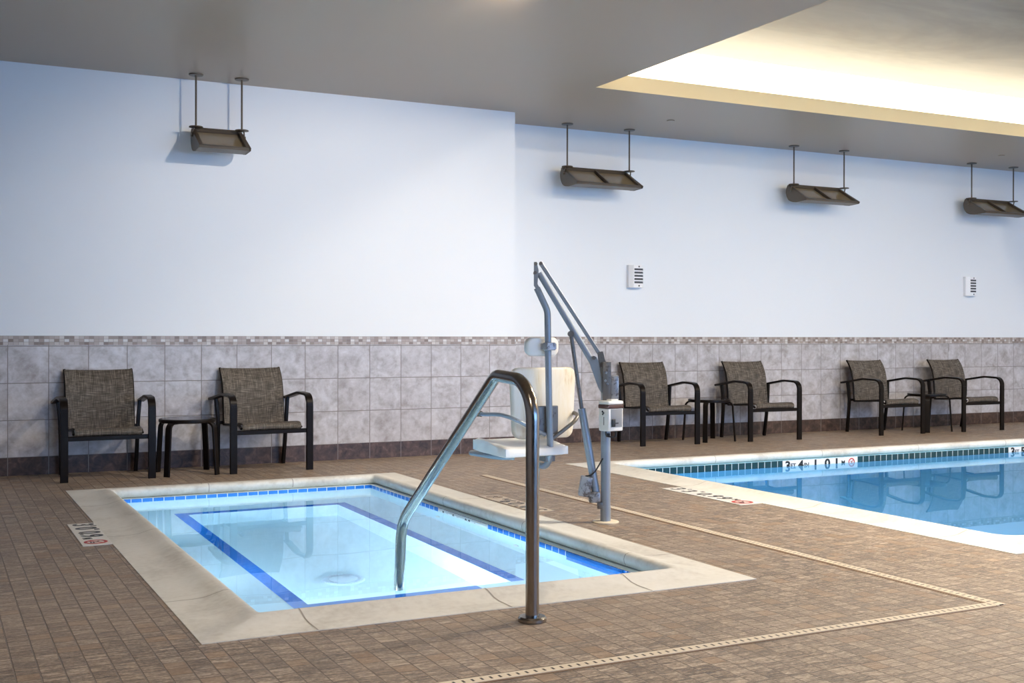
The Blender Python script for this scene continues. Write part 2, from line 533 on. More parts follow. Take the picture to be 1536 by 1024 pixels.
M['channel'] = plain('brown_channel_edge', (0.20, 0.12, 0.065, 1), 0.6)
def emit(name, col, s):
    t = NT(name)
    e = t.n('ShaderNodeEmission')
    e.inputs[0].default_value = col; e.inputs[1].default_value = s
    t.t.links.new(e.outputs[0], t.out.inputs[0])
    return t.m
WARM = (1.0, 0.80, 0.50, 1)
M['cove'] = emit('warm_white_cove_diffuser', (1.0, 0.87, 0.64, 1), 4.6)
M['cove_bright'] = emit('bright_cove_diffuser', (1.0, 0.82, 0.50, 1), 20.0)
M['down'] = emit('warm_downlight_lens', (1.0, 0.88, 0.72, 1), 1500.0)
M['down_bright'] = emit('bright_downlight_lens', (1.0, 0.88, 0.74, 1), 2300.0)
M['down_fill'] = emit('added_fill_lens', (1.0, 0.86, 0.66, 1), 280.0)  # lens of the added fill lamps
M['washer'] = emit('wall_washer_lens', (1.0, 0.88, 0.74, 1), 4.0)
M['fascia'] = plain('glow_tinted_fascia', (0.76, 0.60, 0.33, 1), 0.5, var=0.02)  # yellow glow of the cove light mixed into the lining colour
M['spa_lamp'] = emit('underwater_lamp_lens', (0.76, 0.90, 1.0, 1), 290.0)
M['pool_lamp'] = emit('underwater_pool_lamp_lens', (0.42, 0.74, 1.0, 1), 190.0)

# ------------------------------------------------------------------ the setting
H_CEIL = 3.40
YL, YR, XC = 10.31, 10.86, 5.257           # spa wall, pool wall, corner between them
XR, XL, YF = 13.35, -4.0, -4.5
# hot tub and pool outlines (outer coping edge)
SX0, SX1, SY0, SY1 = 0.910, 3.512, 4.352, 9.116
PX0, PX1, PY0, PY1 = 5.145, 12.70, 4.235, 9.080
CW = 0.300                                   # coping width

bm = bmesh.new()
e = 0.06
slab(bm, [XL, SX0 + e, SX1 - e, PX0 + e, PX1 - e, XR], [YF, PY0 + e, SY0 + e, PY1 - e, SY1 - e, YR],
     {(1, 2), (1, 3), (3, 1), (3, 2)}, -0.12, 0.0)
struct(link_mesh('floor', bm, M['floor'], smooth=False))

RX0, RX1, RY0, RY1 = 5.375, 12.40, 1.60, 8.95     # opening of the ceiling recess
PK = 0.35                                          # pocket behind the lip
bm = bmesh.new()
slab(bm, [XL, RX0, RX1, XR], [YF, RY0, RY1, YR], {(1, 1)}, H_CEIL, 3.54)
struct(link_mesh('ceiling', bm, M['ceiling'], smooth=False))
HU = 3.93
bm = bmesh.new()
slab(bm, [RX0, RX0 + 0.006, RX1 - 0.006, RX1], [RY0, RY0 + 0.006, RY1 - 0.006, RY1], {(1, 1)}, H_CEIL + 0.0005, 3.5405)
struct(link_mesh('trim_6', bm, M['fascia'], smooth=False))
bm = bmesh.new()
box(bm, RX0 - PK - 0.1, RX1 + PK + 0.1, RY0 - PK - 0.1, RY1 + PK + 0.1, HU, HU + 0.08)
struct(link_mesh('ceiling_recess', bm, M['ceiling_upper'], smooth=False))
bm = bmesh.new()
slab(bm, [RX0 - PK - 0.1, RX0 - PK, RX1 + PK, RX1 + PK + 0.1], [RY0 - PK - 0.1, RY0 - PK, RY1 + PK, RY1 + PK + 0.1], {(1, 1)}, 3.54, HU)
struct(link_mesh('trim_1', bm, M['wall'], smooth=False))

ZT = 1.151                                     # top of the wainscot
bm = bmesh.new(); box(bm, XL, XC, YL, YR + 0.14, 0, H_CEIL); struct(link_mesh('wall_back', bm, M['wall'], smooth=False))
bm = bmesh.new(); box(bm, XC, XR, YR, YR + 0.14, 0, H_CEIL); struct(link_mesh('wall_rear', bm, M['wall'], smooth=False))
bm = bmesh.new(); box(bm, XR, XR + 0.12, YF, YR + 0.14, 0, H_CEIL); struct(link_mesh('wall_right', bm, M['wall'], smooth=False))
bm = bmesh.new(); box(bm, XL - 0.12, XL, YF, YR + 0.14, 0, H_CEIL); struct(link_mesh('wall_left', bm, M['wall'], smooth=False))
TH = 0.010
for nm, x0, x1, y, mt, mb in (('back', XL, XC + TH, YL, M['tile_l'], M['base_l']), ('rear', XC + TH, XR, YR, M['tile_r'], M['base_r'])):
    bm = bmesh.new(); box(bm, x0, x1, y - TH, y, 0.148, 1.0745)
    if nm == 'back': box(bm, XC, XC + TH, YL, YR, 0.148, 1.0745)
    struct(link_mesh('trim_2' if nm == 'back' else 'trim_3', bm, mt, smooth=False))
    bm = bmesh.new(); box(bm, x0, x1, y - TH - 0.001, y, 1.0745, ZT)
    if nm == 'back': box(bm, XC, XC + TH + 0.001, YL, YR, 1.0745, ZT)
    struct(link_mesh('trim_4' if nm == 'back' else 'trim_5', bm, M['mosaic'], smooth=False))
    bm = bmesh.new(); box(bm, x0, x1, y - TH - 0.002, y, 0.0, 0.148)
    if nm == 'back': box(bm, XC, XC + TH + 0.002, YL, YR, 0.0, 0.148)
    struct(link_mesh('baseboard_' + nm, bm, mb, smooth=False))

# ------------------------------------------------------------------ coping, basins, water
PROFILE = [(0.300, 0.003), (0.175, 0.004), (0.125, 0.009), (0.080, 0.022), (0.050, 0.030), (0.028, 0.031), (0.012, 0.026), (0.003, 0.014),
           (0.0, 0.0), (0.002, -0.015), (0.010, -0.030), (0.022, -0.040), (0.040, -0.044), (0.075, -0.044), (0.30, -0.050)]
def rect_ring(x0, x1, y0, y1, d, r, seg=6):
    """rectangle x0..x1,y0..y1 grown by d, corner radius r (0 allowed)"""
    pts = []
    for cx, cy, a0 in ((x1 + d - r, y1 + d - r, 0), (x0 - d + r, y1 + d - r, PI / 2), (x0 - d + r, y0 - d + r, PI), (x1 + d - r, y0 - d + r, 1.5 * PI)):
        for k in range(seg + 1):
            a = a0 + PI / 2 * k / seg
            pts.append((cx + r * math.cos(a), cy + r * math.sin(a)))
    return pts
def coping(bm, x0, x1, y0, y1, rin):
    rings = []
    for d, z in PROFILE:
        r = max(0.002, rin * (1 - d / CW))
        rings.append([bm.verts.new((x, y, z)) for x, y in rect_ring(x0, x1, y0, y1, d, r)])
    n = len(rings[0]); m = len(rings)
    for i in range(m):
        a, b = rings[i], rings[(i + 1) % m]
        for k in range(n):
            bm.faces.new([a[k], a[(k + 1) % n], b[(k + 1) % n], b[k]])
def joint_line(bm, p, axis, sgn):
    """thin mortar line across the coping; p = coordinate along the edge; axis 'x': edge runs along x"""
    for (d0, z0), (d1, z1) in zip(PROFILE[:11], PROFILE[1:12]):
        vs = []
        for d, z in ((d0, z0), (d1, z1)):
            for s in (-0.003, 0.003):
                q = axis[1] + sgn * d
                nz = 0.0012 if d > 0.02 else 0.0006
                qq = q - sgn * (0.0012 if d < 0.02 else 0.0)
                vs.append((p + s, qq, z + nz) if axis[0] == 'x' else (qq, p + s, z + nz))
        v = [bm.verts.new(c) for c in vs]
        bm.faces.new([v[0], v[1], v[3], v[2]])

def ring_wall(bm, x0, x1, y0, y1, z0, z1, t):
    """thin tile ring lining the inside of a rectangular basin"""
    slab(bm, [x0, x0 + t, x1 - t, x1], [y0, y0 + t, y1 - t, y1], {(1, 1)}, z0, z1)

# ---- hot tub
IX0, IX1, IY0, IY1 = SX0 + CW, SX1 - CW, SY0 + CW, SY1 - CW       # inner lip
BX0, BX1, BY0, BY1 = IX0 + 0.03, IX1 - 0.03, IY0 + 0.03, IY1 - 0.03  # basin walls
SPA_Z = -0.059
tub = empty('hot_tub', ((SX0 + SX1) / 2, SY0, 0))
tag(tub, 'sunken square-edged hot tub with cream coping and glowing pale water', 'hot tub')
def tubpart(name, bm, m, **k):
    o = link_mesh(name, bm, m, tub, **k)
    o.location = -tub.location
    return o
bm = bmesh.new(); coping(bm, IX0, IX1, IY0, IY1, 0.03)
cop = tubpart('coping', bm, M['coping'], angle=50)
def joints(par, sets):
    for ps, ax, sg in sets:
        for p in ps:
            bm = bmesh.new(); joint_line(bm, p, ax, sg)
            link_mesh('joint', bm, M['joint'], par, smooth=False)
joints(cop, (((2.21, 2.92, 1.36), ('x', IY0), -1), ((1.9, 2.55), ('x', IY1), 1), ((5.1, 6.9, 8.2), ('y', IX0), -1), ((5.05, 6.2, 7.4), ('y', IX1), 1)))
# shell: walls, bench, foot well
WX0, WX1, WY0, WY1 = 1.665, 2.785, 5.50, 8.42
ZB, ZF = -0.50, -0.95
bm = bmesh.new()
T = 0.06
slab(bm, [BX0 - T, BX0, BX1, BX1 + T], [BY0 - T, BY0, BY1, BY1 + T], {(1, 1)}, ZB, -0.0445)
slab(bm, [BX0 - T, WX0, WX1, BX1 + T], [BY0 - T, WY0, WY1, BY1 + T], {(1, 1)}, ZF, ZB)
box(bm, BX0 - T, BX1 + T, BY0 - T, BY1 + T, ZF - 0.06, ZF)
tubpart('shell', bm, M['shell_spa'], smooth=False)
bm = bmesh.new(); ring_wall(bm, BX0, BX1, BY0, BY1, -0.125, -0.0445, 0.005)
tubpart('waterline_tile', bm, M['tile_blue'], smooth=False)
bm = bmesh.new()
s = 0.082
slab(bm, [WX0 - s, WX0, WX1, WX1 + s], [WY0 - s, WY0, WY1, WY1 + s], {(1, 1), (1, 0), (2, 0), (0, 0)}, ZB, ZB + 0.004)
box(bm, WX0 - s, 2.58, WY0 - s, WY0, ZB, ZB + 0.004)
tubpart('bench_edge_tile', bm, M['stripe'], smooth=False)
bm = bmesh.new()
box(bm, BX1 - 0.012, BX1 - 0.004, 5.0, 5.58, -0.20, -0.0450)
tubpart('skimmer_tile', bm, M['stripe'], smooth=False)
bm = bmesh.new()
lathe(bm, [(0.125, 0.0), (0.125, 0.012), (0.105, 0.022), (0.10, 0.016), (0.085, 0.018), (0.082, 0.028), (0.04, 0.038), (0.0, 0.04)], (2.15, 6.40, ZF), 40)
for k in range(36):
    a = 2 * PI * k / 36
    Mx = Matrix.Translation((2.15, 6.40, ZF)) @ Matrix.Rotation(a, 4, 'Z')
    box(bm, 0.088, 0.118, -0.0035, 0.0035, 0.012, 0.027, M=Mx)
tubpart('drain_cover', bm, M['drain'])
bm = bmesh.new()
lathe(bm, [(0.0, 0.0), (0.03, 0.002), (0.03, 0.012), (0.012, 0.02), (0.0, 0.02)], (0, 0, 0), 20)
jet = tubpart('jet', bm, M['plate'])
jet.location = Vector((BX0 + 0.002, 6.6, -0.33)) - tub.location; jet.rotation_euler = (0, PI / 2, 0)
for yy, xx, rot in ((7.6, BX0 + 0.002, (0, PI / 2, 0)), (6.2, BX1 - 0.002, (0, -PI / 2, 0)), (7.4, BX1 - 0.002, (0, -PI / 2, 0))):
    c = jet.copy(); COL.objects.link(c); c.location = Vector((xx, yy, -0.33)) - tub.location; c.rotation_euler = rot
# foot-well lamps at the near end; bench-height lamps are added fill for the bench
def uw_lamp(name, mat, loc, rot, parent, r=0.10):
    bm = bmesh.new(); lathe(bm, [(0.0, 0.012), (r * 0.85, 0.010), (r * 0.85, 0.0)], (0, 0, 0), 28)
    a = link_mesh(name, bm, mat, parent); a.location = Vector(loc) - parent.location; a.rotation_euler = rot
    bm = bmesh.new(); ring_mesh(bm, r * 0.85, r, 0.016, Matrix.Identity(4), 28)
    link_mesh('trim_ring', bm, M['plate'], a)
    return a
for loc, nrm, rr in (((1.95, WY0 + 0.004, -0.70), (0, 1, 0), 0.10), ((2.50, WY0 + 0.004, -0.70), (0, 1, 0), 0.10),
                     ((BX0 + 0.004, 6.2, -0.24), (1, 0, 0), 0.075), ((BX0 + 0.004, 8.0, -0.24), (1, 0, 0), 0.065), ((2.6, BY0 + 0.004, -0.24), (0, 1, 0), 0.075)):
    uw_lamp('underwater_light', M['spa_lamp'], loc, Vector(nrm).to_track_quat('Z', 'Y').to_euler(), tub, rr)

def water_sheet(x0, x1, y0, y1, z, nx=20, ny=30):
    bm = bmesh.new()
    g = [[bm.verts.new((x0 + (x1 - x0) * i / nx, y0 + (y1 - y0) * j / ny, z)) for j in range(ny + 1)] for i in range(nx + 1)]
    for i in range(nx):
        for j in range(ny):
            bm.faces.new([g[i][j], g[i + 1][j], g[i + 1][j + 1], g[i][j + 1]])
    return bm
w = link_mesh('hot_tub_water', water_sheet(BX0 + 0.004, BX1 - 0.004, BY0 + 0.004, BY1 - 0.004, SPA_Z), M['water_spa'], recalc=False)
tag(w, 'bright clear water filling the hot tub', 'water', kind='stuff')

# ---- depth markers
def txt_frame(origin, read, up):
    r = Vector(read).normalized(); u = Vector(up).normalized(); n = r.cross(u)
    return Matrix(((r.x, u.x, n.x, origin[0]), (r.y, u.y, n.y, origin[1]), (r.z, u.z, n.z, origin[2]), (0, 0, 0, 1)))
def no_diving(bm_red, bm_blk, M4, r):
    ring_mesh(bm_red, r * 0.73, r, 0.0010, M4)
    R = M4 @ Matrix.Rotation(PI / 4, 4, 'Z')
    box(bm_red, -r * 0.82, r * 0.82, -r * 0.07, r * 0.07, 0, 0.0011, M=R)
    # small diver figure: bent body and arms
    box(bm_blk, -r * 0.45, r * 0.15, r * 0.02, r * 0.16, 0, 0.0009, M=M4 @ Matrix.Rotation(-0.5, 4, 'Z'))
    box(bm_blk, r * 0.05, r * 0.5, -r * 0.26, -r * 0.14, 0, 0.0009, M=M4)
    box(bm_blk, -r * 0.05, r * 0.4, -r * 0.48, -r * 0.36, 0, 0.0009, M=M4)
def marker(x0, x1, y0, y1, read, up, glyphs, label, worn=False):
    """plate flush in the deck; glyphs = list of (text, position 0..1 along reading, size, raise)"""
    root = empty('depth_marker', ((x0 + x1) / 2, (y0 + y1) / 2, 0.0))
    tag(root, label, 'depth marker', 'depth markers in the deck')
    bm = bmesh.new(); box(bm, x0, x1, y0, y1, -0.01, 0.004)
    p = link_mesh('plate', bm, M['plate_worn' if worn else 'plate'], root, smooth=False); p.location = -root.location
    L = y1 - y0; Wd = x1 - x0
    ys = y1 if read[1] < 0 else y0
    bt, br, bd = bmesh.new(), bmesh.new(), bmesh.new()
    for s, pos, size, rise in glyphs:
        org = ((x0 + x1) / 2 + up[0] * rise * Wd, ys + read[1] * pos * L, 0.0046)
        F = txt_frame(org, read, up)
        if s == '@': no_diving(br, bd, F, Wd * 0.40)
        else: text_mesh(bt, s, size, F, 0.0012)
    a = link_mesh('lettering', bt, M['black_ink'], root, smooth=False, recalc=False); a.location = -root.location
    a = link_mesh('no_diving_symbol', br, M['faded_ink' if worn else 'red_ink'], root, smooth=False); a.location = -root.location
    link_mesh('diver_figure', bd, M['black_ink'], a, smooth=False)
    return root
marker(0.755, 0.913, 6.67, 7.475, (0, -1, 0), (1, 0, 0),
       [('3', 0.08, 0.165, 0), ("'", 0.155, 0.12, 0.15), ('0', 0.255, 0.165, 0), ('"', 0.33, 0.10, 0.2), ('0', 0.46, 0.165, 0), ('.', 0.53, 0.14, -0.05), ('9', 0.61, 0.165, 0), ('M', 0.715, 0.07, -0.2), ('@', 0.88, 0, 0)],
       "white deck plate reading 3'0\" 0.9 M left of the hot tub")
marker(3.535, 3.69, 6.66, 7.50, (0, 1, 0), (-1, 0, 0),
       [('3', 0.08, 0.165, 0), ("'", 0.155, 0.12, 0.15), ('0', 0.255, 0.165, 0), ('"', 0.33, 0.10, 0.2), ('0', 0.46, 0.165, 0), ('.', 0.53, 0.14, -0.05), ('9', 0.61, 0.165, 0), ('M', 0.715, 0.07, -0.2), ('@', 0.88, 0, 0)],
       'worn white deck plate behind the grab rail, between hot tub and drain', True)
marker(4.955, 5.143, 6.32, 7.27, (0, -1, 0), (1, 0, 0),
       [('3', 0.09, 0.17, 0), ("'", 0.155, 0.12, 0.15), ('3', 0.24, 0.17, 0), ('"', 0.32, 0.10, 0.2), ('0', 0.43, 0.17, 0), ('.', 0.50, 0.14, -0.05), ('9', 0.57, 0.17, 0), ('9', 0.68, 0.17, 0), ('M', 0.775, 0.07, 0.2), ('@', 0.90, 0, 0)],
       "white deck plate reading 3'3\" 0.99 M beside the swimming pool")

# white marker tiles on the hot tub waterline (right wall)
bm = bmesh.new()
box(bm, BX1 - 0.0105, BX1 - 0.004, 6.60, 7.39, -0.126, -0.0450)
mk = tubpart('depth_marker', bm, M['plate'], smooth=False)
bt = bmesh.new()
for s_, pos, size in (('3', 7.30, 0.075), ('FT', 7.23, 0.03), ('0', 7.13, 0.075), ('IN', 7.06, 0.03), ('0.9', 6.90, 0.075), ('M', 6.79, 0.03)):
    text_mesh(bt, s_, size, txt_frame((BX1 - 0.0108, pos, -0.083), (0, -1, 0), (0, 0, 1)), 0.001)
link_mesh('lettering', bt, M['black_ink'], mk, smooth=False, recalc=False)

# ---- swimming pool
pool = empty('swimming_pool', ((PX0 + PX1) / 2, PY0, 0))
tag(pool, 'large swimming pool with cream coping and dark waterline tiles along the right', 'swimming pool')
def poolpart(name, bm, m, **k):
    o = link_mesh(name, bm, m, pool, **k); o.location = -pool.location
    return o
QX0, QX1, QY0, QY1 = PX0 + CW, PX1 - CW, PY0 + CW, PY1 - CW
bm = bmesh.new(); coping(bm, QX0, QX1, QY0, QY1, 0.16)
pc = poolpart('coping', bm, M['coping'], angle=50)
joints(pc, (((5.72, 6.6), ('x', QY0), -1), ((6.6, 7.9, 9.2, 10.5, 11.8), ('x', QY1), 1), ((4.78, 6.0, 7.3), ('y', QX0), -1)))
CX0, CX1, CY0, CY1 = QX0 + 0.03, QX1 - 0.03, QY0 + 0.03, QY1 - 0.03
POOL_Z = -0.100
bm = bmesh.new()
slab(bm, [CX0 - T, CX0, CX1, CX1 + T], [CY0 - T, CY0, CY1, CY1 + T], {(1, 1)}, -1.05, -0.0445)
box(bm, CX0 - T, CX1 + T, CY0 - T, CY1 + T, -1.11, -1.05)
poolpart('shell', bm, M['shell_pool'], smooth=False)
bm = bmesh.new(); ring_wall(bm, CX0, CX1, CY0, CY1, -0.141, -0.0445, 0.005)
poolpart('waterline_tile', bm, M['tile_dark'], smooth=False)
def pool_marker(x0, x1, items):
    yb = CY1 - 0.005
    bm = bmesh.new(); box(bm, x0, x1, yb - 0.006, yb, -0.142, -0.0450)
    a = poolpart('depth_marker', bm, M['plate'], smooth=False)
    bt, br, bd = bmesh.new(), bmesh.new(), bmesh.new()
    for s_, px, size in items:
        F = txt_frame((x0 + (x1 - x0) * px, yb - 0.0068, -0.097), (1, 0, 0), (0, 0, 1))
        if s_ == '@': no_diving(br, bd, F, 0.041)
        else: text_mesh(bt, s_, size * 1.08, F, 0.0012, scale_x=1.2, bold=0.035 if size > 0.08 else 0.02)
    link_mesh('lettering', bt, M['black_ink'], a, smooth=False, recalc=False)
    link_mesh('no_diving_symbol', br, M['red_ink'], a, smooth=False)
    link_mesh('diver_figure', bd, M['black_ink'], a, smooth=False)
sc_ = 8.80 / 9.013
X0, X1 = 7.543 * sc_, 8.517 * sc_
pool_marker(X0, X1, [('3', 0.065, 0.105), ('FT', 0.135, 0.05), ('4', 0.235, 0.105), ('IN', 0.31, 0.05), ('1', 0.43, 0.105), ('.', 0.51, 0.09), ('0', 0.59, 0.105), ('1', 0.715, 0.105), ('M', 0.805, 0.05), ('@', 0.92, 0)])
X2 = 10.631 * 8.80 / 8.913
pool_marker(X2, X2 + 0.95, [('3', 0.065, 0.105), ('FT', 0.135, 0.05), ('5', 0.235, 0.105), ('IN', 0.31, 0.05), ('1', 0.43, 0.105), ('.', 0.51, 0.09), ('0', 0.59, 0.105), ('4', 0.715, 0.105), ('M', 0.805, 0.05), ('@', 0.92, 0)])
for yy in (5.6, 7.7):
    uw_lamp('underwater_light', M['pool_lamp'], (CX0 + 0.004, yy, -0.55), (0, PI / 2, 0), pool, 0.13)
uw_lamp('underwater_light', M['pool_lamp'], (9.5, CY0 + 0.004, -0.55), (-PI / 2, 0, 0), pool, 0.13)
w = link_mesh('swimming_pool_water', water_sheet(CX0 + 0.004, CX1 - 0.004, CY0 + 0.004, CY1 - 0.004, POOL_Z, 40, 24), M['water_pool'], recalc=False)
tag(w, 'calm blue water of the swimming pool mirroring the wall and chairs', 'water', kind='stuff')

# ------------------------------------------------------------------ drain channel
dr = empty('drain_channel', (4.10, 3.49, 0))
tag(dr, 'narrow beige slotted deck drain running round the hot tub', 'floor drain')
def drain_run(horizontal, a0, a1, c):
    w2 = 0.027
    bm = bmesh.new(); bc = bmesh.new()
    ox, oy = dr.location.x, dr.location.y
    def bx(b, u0, u1, v0, v1, z0, z1):
        if horizontal: box(b, u0 - ox, u1 - ox, v0 - oy, v1 - oy, z0, z1)
        else: box(b, v0 - ox, v1 - ox, u0 - oy, u1 - oy, z0, z1)
    bx(bm, a0, a1, c - w2, c + w2, -0.008, 0.0035)
    bx(bc, a0, a1, c - w2 - (0.010 if horizontal else 0.018), c - w2, -0.008, 0.0015)
    g = link_mesh('grate', bm, M['grate_x' if horizontal else 'grate_y'], dr, smooth=False)
    link_mesh('channel_edge', bc, M['channel'], g, smooth=False)
drain_run(False, 3.46, 8.62, 4.115)
drain_run(True, -0.2, 4.085, 3.487)

# ------------------------------------------------------------------ grab rail
rail = empty('grab_rail', (2.18, 4.115, 0.003))
tag(rail, 'bent stainless steel grab rail standing at the near edge of the hot tub', 'grab rail')
pts = fillet([(0, 0, 0), (0, 0, 0.965), (0, 0.335, 0.982), (0, 1.445, 0.185), (0, 1.475, -0.20), (0, 1.475, -0.497)],
             [0, 0.165, 0.10, 0.22, 0.3, 0], 12)
bm = bmesh.new(); tube(bm, pts, 0.0275, 24)
link_mesh('tube', bm, M['steel'], rail, angle=60)
bm = bmesh.new(); lathe(bm, [(0.0285, 0.020), (0.052, 0.019), (0.058, 0.012), (0.058, 0.0)], (0, 0, 0), 36)
link_mesh('flange', bm, M['steel'], rail)

# ------------------------------------------------------------------ pool lift (local x: right, y: away, z: up)
YAW = math.radians(26.8836)
lift = empty('pool_lift', (3.75, 6.11, 0), -YAW)
tag(lift, 'worn grey pool lift with a white seat hanging from its boom', 'pool lift')
def lp(name, bm, m, parent=None, **k):
    return link_mesh(name, bm, m, parent or lift, **k)
bm = bmesh.new(); lathe(bm, [(0.031, 0.010), (0.078, 0.010), (0.083, 0.006), (0.083, 0.0)], (0, 0, 0), 36)
lp('base_flange', bm, M['flange_cream'])
bm = bmesh.new(); tube(bm, [(0, 0, 0.0), (0, 0, 0.985)], 0.0300, 24); tube(bm, [(0, 0, 0.01), (0, 0, 0.10)], 0.0325, 24)
mast = lp('mast', bm, M['lift'])
# sleeve plates and drive motor on the mast head
bm = bmesh.new(); box(bm, -0.022, 0.026, -0.048, -0.030, 0.757, 0.995, 0.003)
box(bm, -0.022, 0.026, 0.030, 0.048, 0.757, 0.995, 0.003)
box(bm, 0.022, 0.030, -0.048, 0.048, 0.757, 0.995, 0.002)
hp = lp('head_plate', bm, M['lift_dark'])
for z in (0.93, 0.88, 0.86):
    bm = bmesh.new()
    lathe(bm, [(0.0, 0.008), (0.006, 0.007), (0.008, 0.0)], (random.uniform(-.01, .015), -0.048, z), 10, Matrix.Rotation(PI / 2, 4, 'X').to_3x3())
    link_mesh('bolt', bm, M['lift'], hp)
bm = bmesh.new(); box(bm, 0.030, 0.078, -0.035, 0.035, 0.757, 0.912, 0.008)
lp('drive_motor', bm, M['lift_worn'])
bm = bmesh.new()
extrude_poly(bm, [(-0.052, -0.026, 1.055), (-0.020, -0.026, 1.06), (0.000, -0.026, 0.985), (-0.004, -0.026, 0.90), (-0.030, -0.026, 0.90)], (0, 0.012, 0))
extrude_poly(bm, [(-0.052, 0.014, 1.055), (-0.020, 0.014, 1.06), (0.000, 0.014, 0.985), (-0.004, 0.014, 0.90), (-0.030, 0.014, 0.90)], (0, 0.012, 0))
lathe(bm, [(0.012, -0.034), (0.012, 0.034)], (-0.037, 0, 1.038), 14, Matrix.Rotation(PI / 2, 3, 'X'))
lathe(bm, [(0.012, -0.036), (0.012, 0.036)], (-0.075, 0, 1.020), 14, Matrix.Rotation(PI / 2, 3, 'X'))
lp('pivot_bracket', bm, M['lift_dark'])
# boom: main tube, tapered gusset, two link bars
bm = bmesh.new(); tube(bm, [(-0.415, 0.0, 1.545), (-0.065, 0.0, 0.962)], 0.0195, 18)
boom = lp('boom', bm, M['lift'])
for yy in (-0.022, 0.012):
    bm = bmesh.new()
    extrude_poly(bm, [(-0.105, yy, 1.000), (-0.060, yy, 1.028), (-0.030, yy, 0.96), (-0.026, yy, 0.80), (-0.046, yy, 0.835)], (0, 0.010, 0))
    link_mesh('gusset', bm, M['lift'], boom, smooth=False)
for yy in (-0.019, 0.019):
    bm = bmesh.new()
    bar(bm, [(-0.406, yy, 1.606), (-0.040, yy, 1.045)], (0, 1, 0), 0.013, 0.022)
    lp('link_bar', bm, M['lift'])
# head plate of the boom with pins
bm = bmesh.new()
for yy in (-0.030, 0.022):
    extrude_poly(bm, [(-0.447, yy, 1.612), (-0.430, yy, 1.612), (-0.418, yy, 1.56), (-0.425, yy, 1.475), (-0.405, yy, 1.44), (-0.405, yy, 1.425), (-0.425, yy, 1.432), (-0.447, yy, 1.468)], (0, 0.008, 0))
hd = lp('boom_head', bm, M['lift'], smooth=False)
for x, z in ((-0.436, 1.600), (-0.440, 1.545), (-0.405, 1.603)):
    bm = bmesh.new(); lathe(bm, [(0.0, -0.038), (0.011, -0.038), (0.011, 0.036), (0.0, 0.036)], (x, 0, z), 12, Matrix.Rotation(PI / 2, 3, 'X'))
    link_mesh('pin', bm, M['lift_dark'], hd)
# actuator
bm = bmesh.new(); tube(bm, [(-0.216, 0, 1.165), (-0.147, 0, 0.690)], 0.0125, 16)
lathe(bm, [(0.019, -0.03), (0.019, 0.03)], (-0.218, 0, 1.168), 14, Matrix.Rotation(PI / 2, 3, 'X'))
act = lp('actuator_rod', bm, M['lift_dark'])
bm = bmesh.new(); tube(bm, [(-0.149, 0, 0.705), (-0.058, 0, 0.175)], 0.0245, 20)
lp('actuator_tube', bm, M['lift'])
bm = bmesh.new(); R = Matrix.Translation((-0.127, -0.01, 0.225)) @ Matrix.Rotation(math.radians(9.5), 4, 'Y')
box(bm, -0.036, 0.036, -0.038, 0.038, -0.062, 0.062, 0.008, 2, R)
lp('actuator_motor', bm, M['lift_worn'])
bm = bmesh.new(); box(bm, -0.105, -0.035, -0.042, 0.030, 0.125, 0.192, 0.010, 2)
tube(bm, [(-0.07, -0.05, 0.150), (-0.07, 0.04, 0.150)], 0.022, 14)
lp('gear_housing', bm, M['lift_worn'])
bm = bmesh.new(); box(bm, -0.052, -0.020, -0.022, 0.022, 0.085, 0.128, 0.006)
lp('lower_pivot', bm, M['lift_dark'])
bm = bmesh.new(); tube(bm, smooth_path([(-0.125, -0.02, 0.288), (-0.098, -0.035, 0.296), (-0.070, -0.040, 0.318), (-0.044, -0.034, 0.358), (-0.02, -0.030, 0.40)]), 0.0045, 8)
lp('cable', bm, M['black_rubber'])
bm = bmesh.new(); tube(bm, smooth_path([(0.0, -0.032, 0.575), (0.0, -0.04, 0.545), (0.02, -0.045, 0.535), (0.055, -0.04, 0.535), (0.062, -0.03, 0.56), (0.06, -0.03, 0.575)]), 0.0045, 8)
box(bm, 0.0, 0.024, -0.045, -0.026, 0.535, 0.556, 0.004)
lp('cable', bm, M['black_rubber'])
# control box, turned towards the pool
cb = empty('control_box', (0.028, -0.05, 0)); cb.parent = lift; cb.rotation_euler = (0, 0, math.radians(38))
bm = bmesh.new(); box(bm, -0.062, 0.062, -0.045, 0.045, 0.572, 0.712, 0.008, 3)
link_mesh('housing', bm, M['box_white'], cb)
bm = bmesh.new(); box(bm, -0.064, 0.064, -0.047, 0.047, 0.712, 0.734, 0.003)
link_mesh('band', bm, M['box_brown'], cb)
bm = bmesh.new(); box(bm, -0.064, 0.064, -0.047, 0.047, 0.734, 0.758, 0.009, 3); box(bm, -0.020, 0.040, -0.025, 0.025, 0.757, 0.766, 0.004)
link_mesh('lid', bm, M['box_white'], cb)
bm = bmesh.new(); box(bm, -0.042, 0.050, -0.0475, -0.044, 0.597, 0.708, 0.001)
pn = link_mesh('panel', bm, M['box_grey'], cb)
bm = bmesh.new(); box(bm, -0.040, -0.010, -0.056, -0.047, 0.600, 0.648, 0.005); box(bm, -0.012, 0.018, -0.050, -0.047, 0.619, 0.624)
link_mesh('knob', bm, M['black_rubber'], pn)
bm = bmesh.new()
for a, b, r_ in ((0.012, 0.692, 0.007), (0.002, 0.684, 0.006), (0.010, 0.676, 0.006)):
    lathe(bm, [(0.0, 0.0012), (r_, 0.001), (r_, 0.0)], (-0.0625, a - 0.004, b), 12, Matrix.Rotation(-PI / 2, 3, 'Y'))
box(bm, -0.0632, -0.0620, -0.006, -0.002, 0.61, 0.66)
link_mesh('emblem', bm, M['black_ink'], cb)
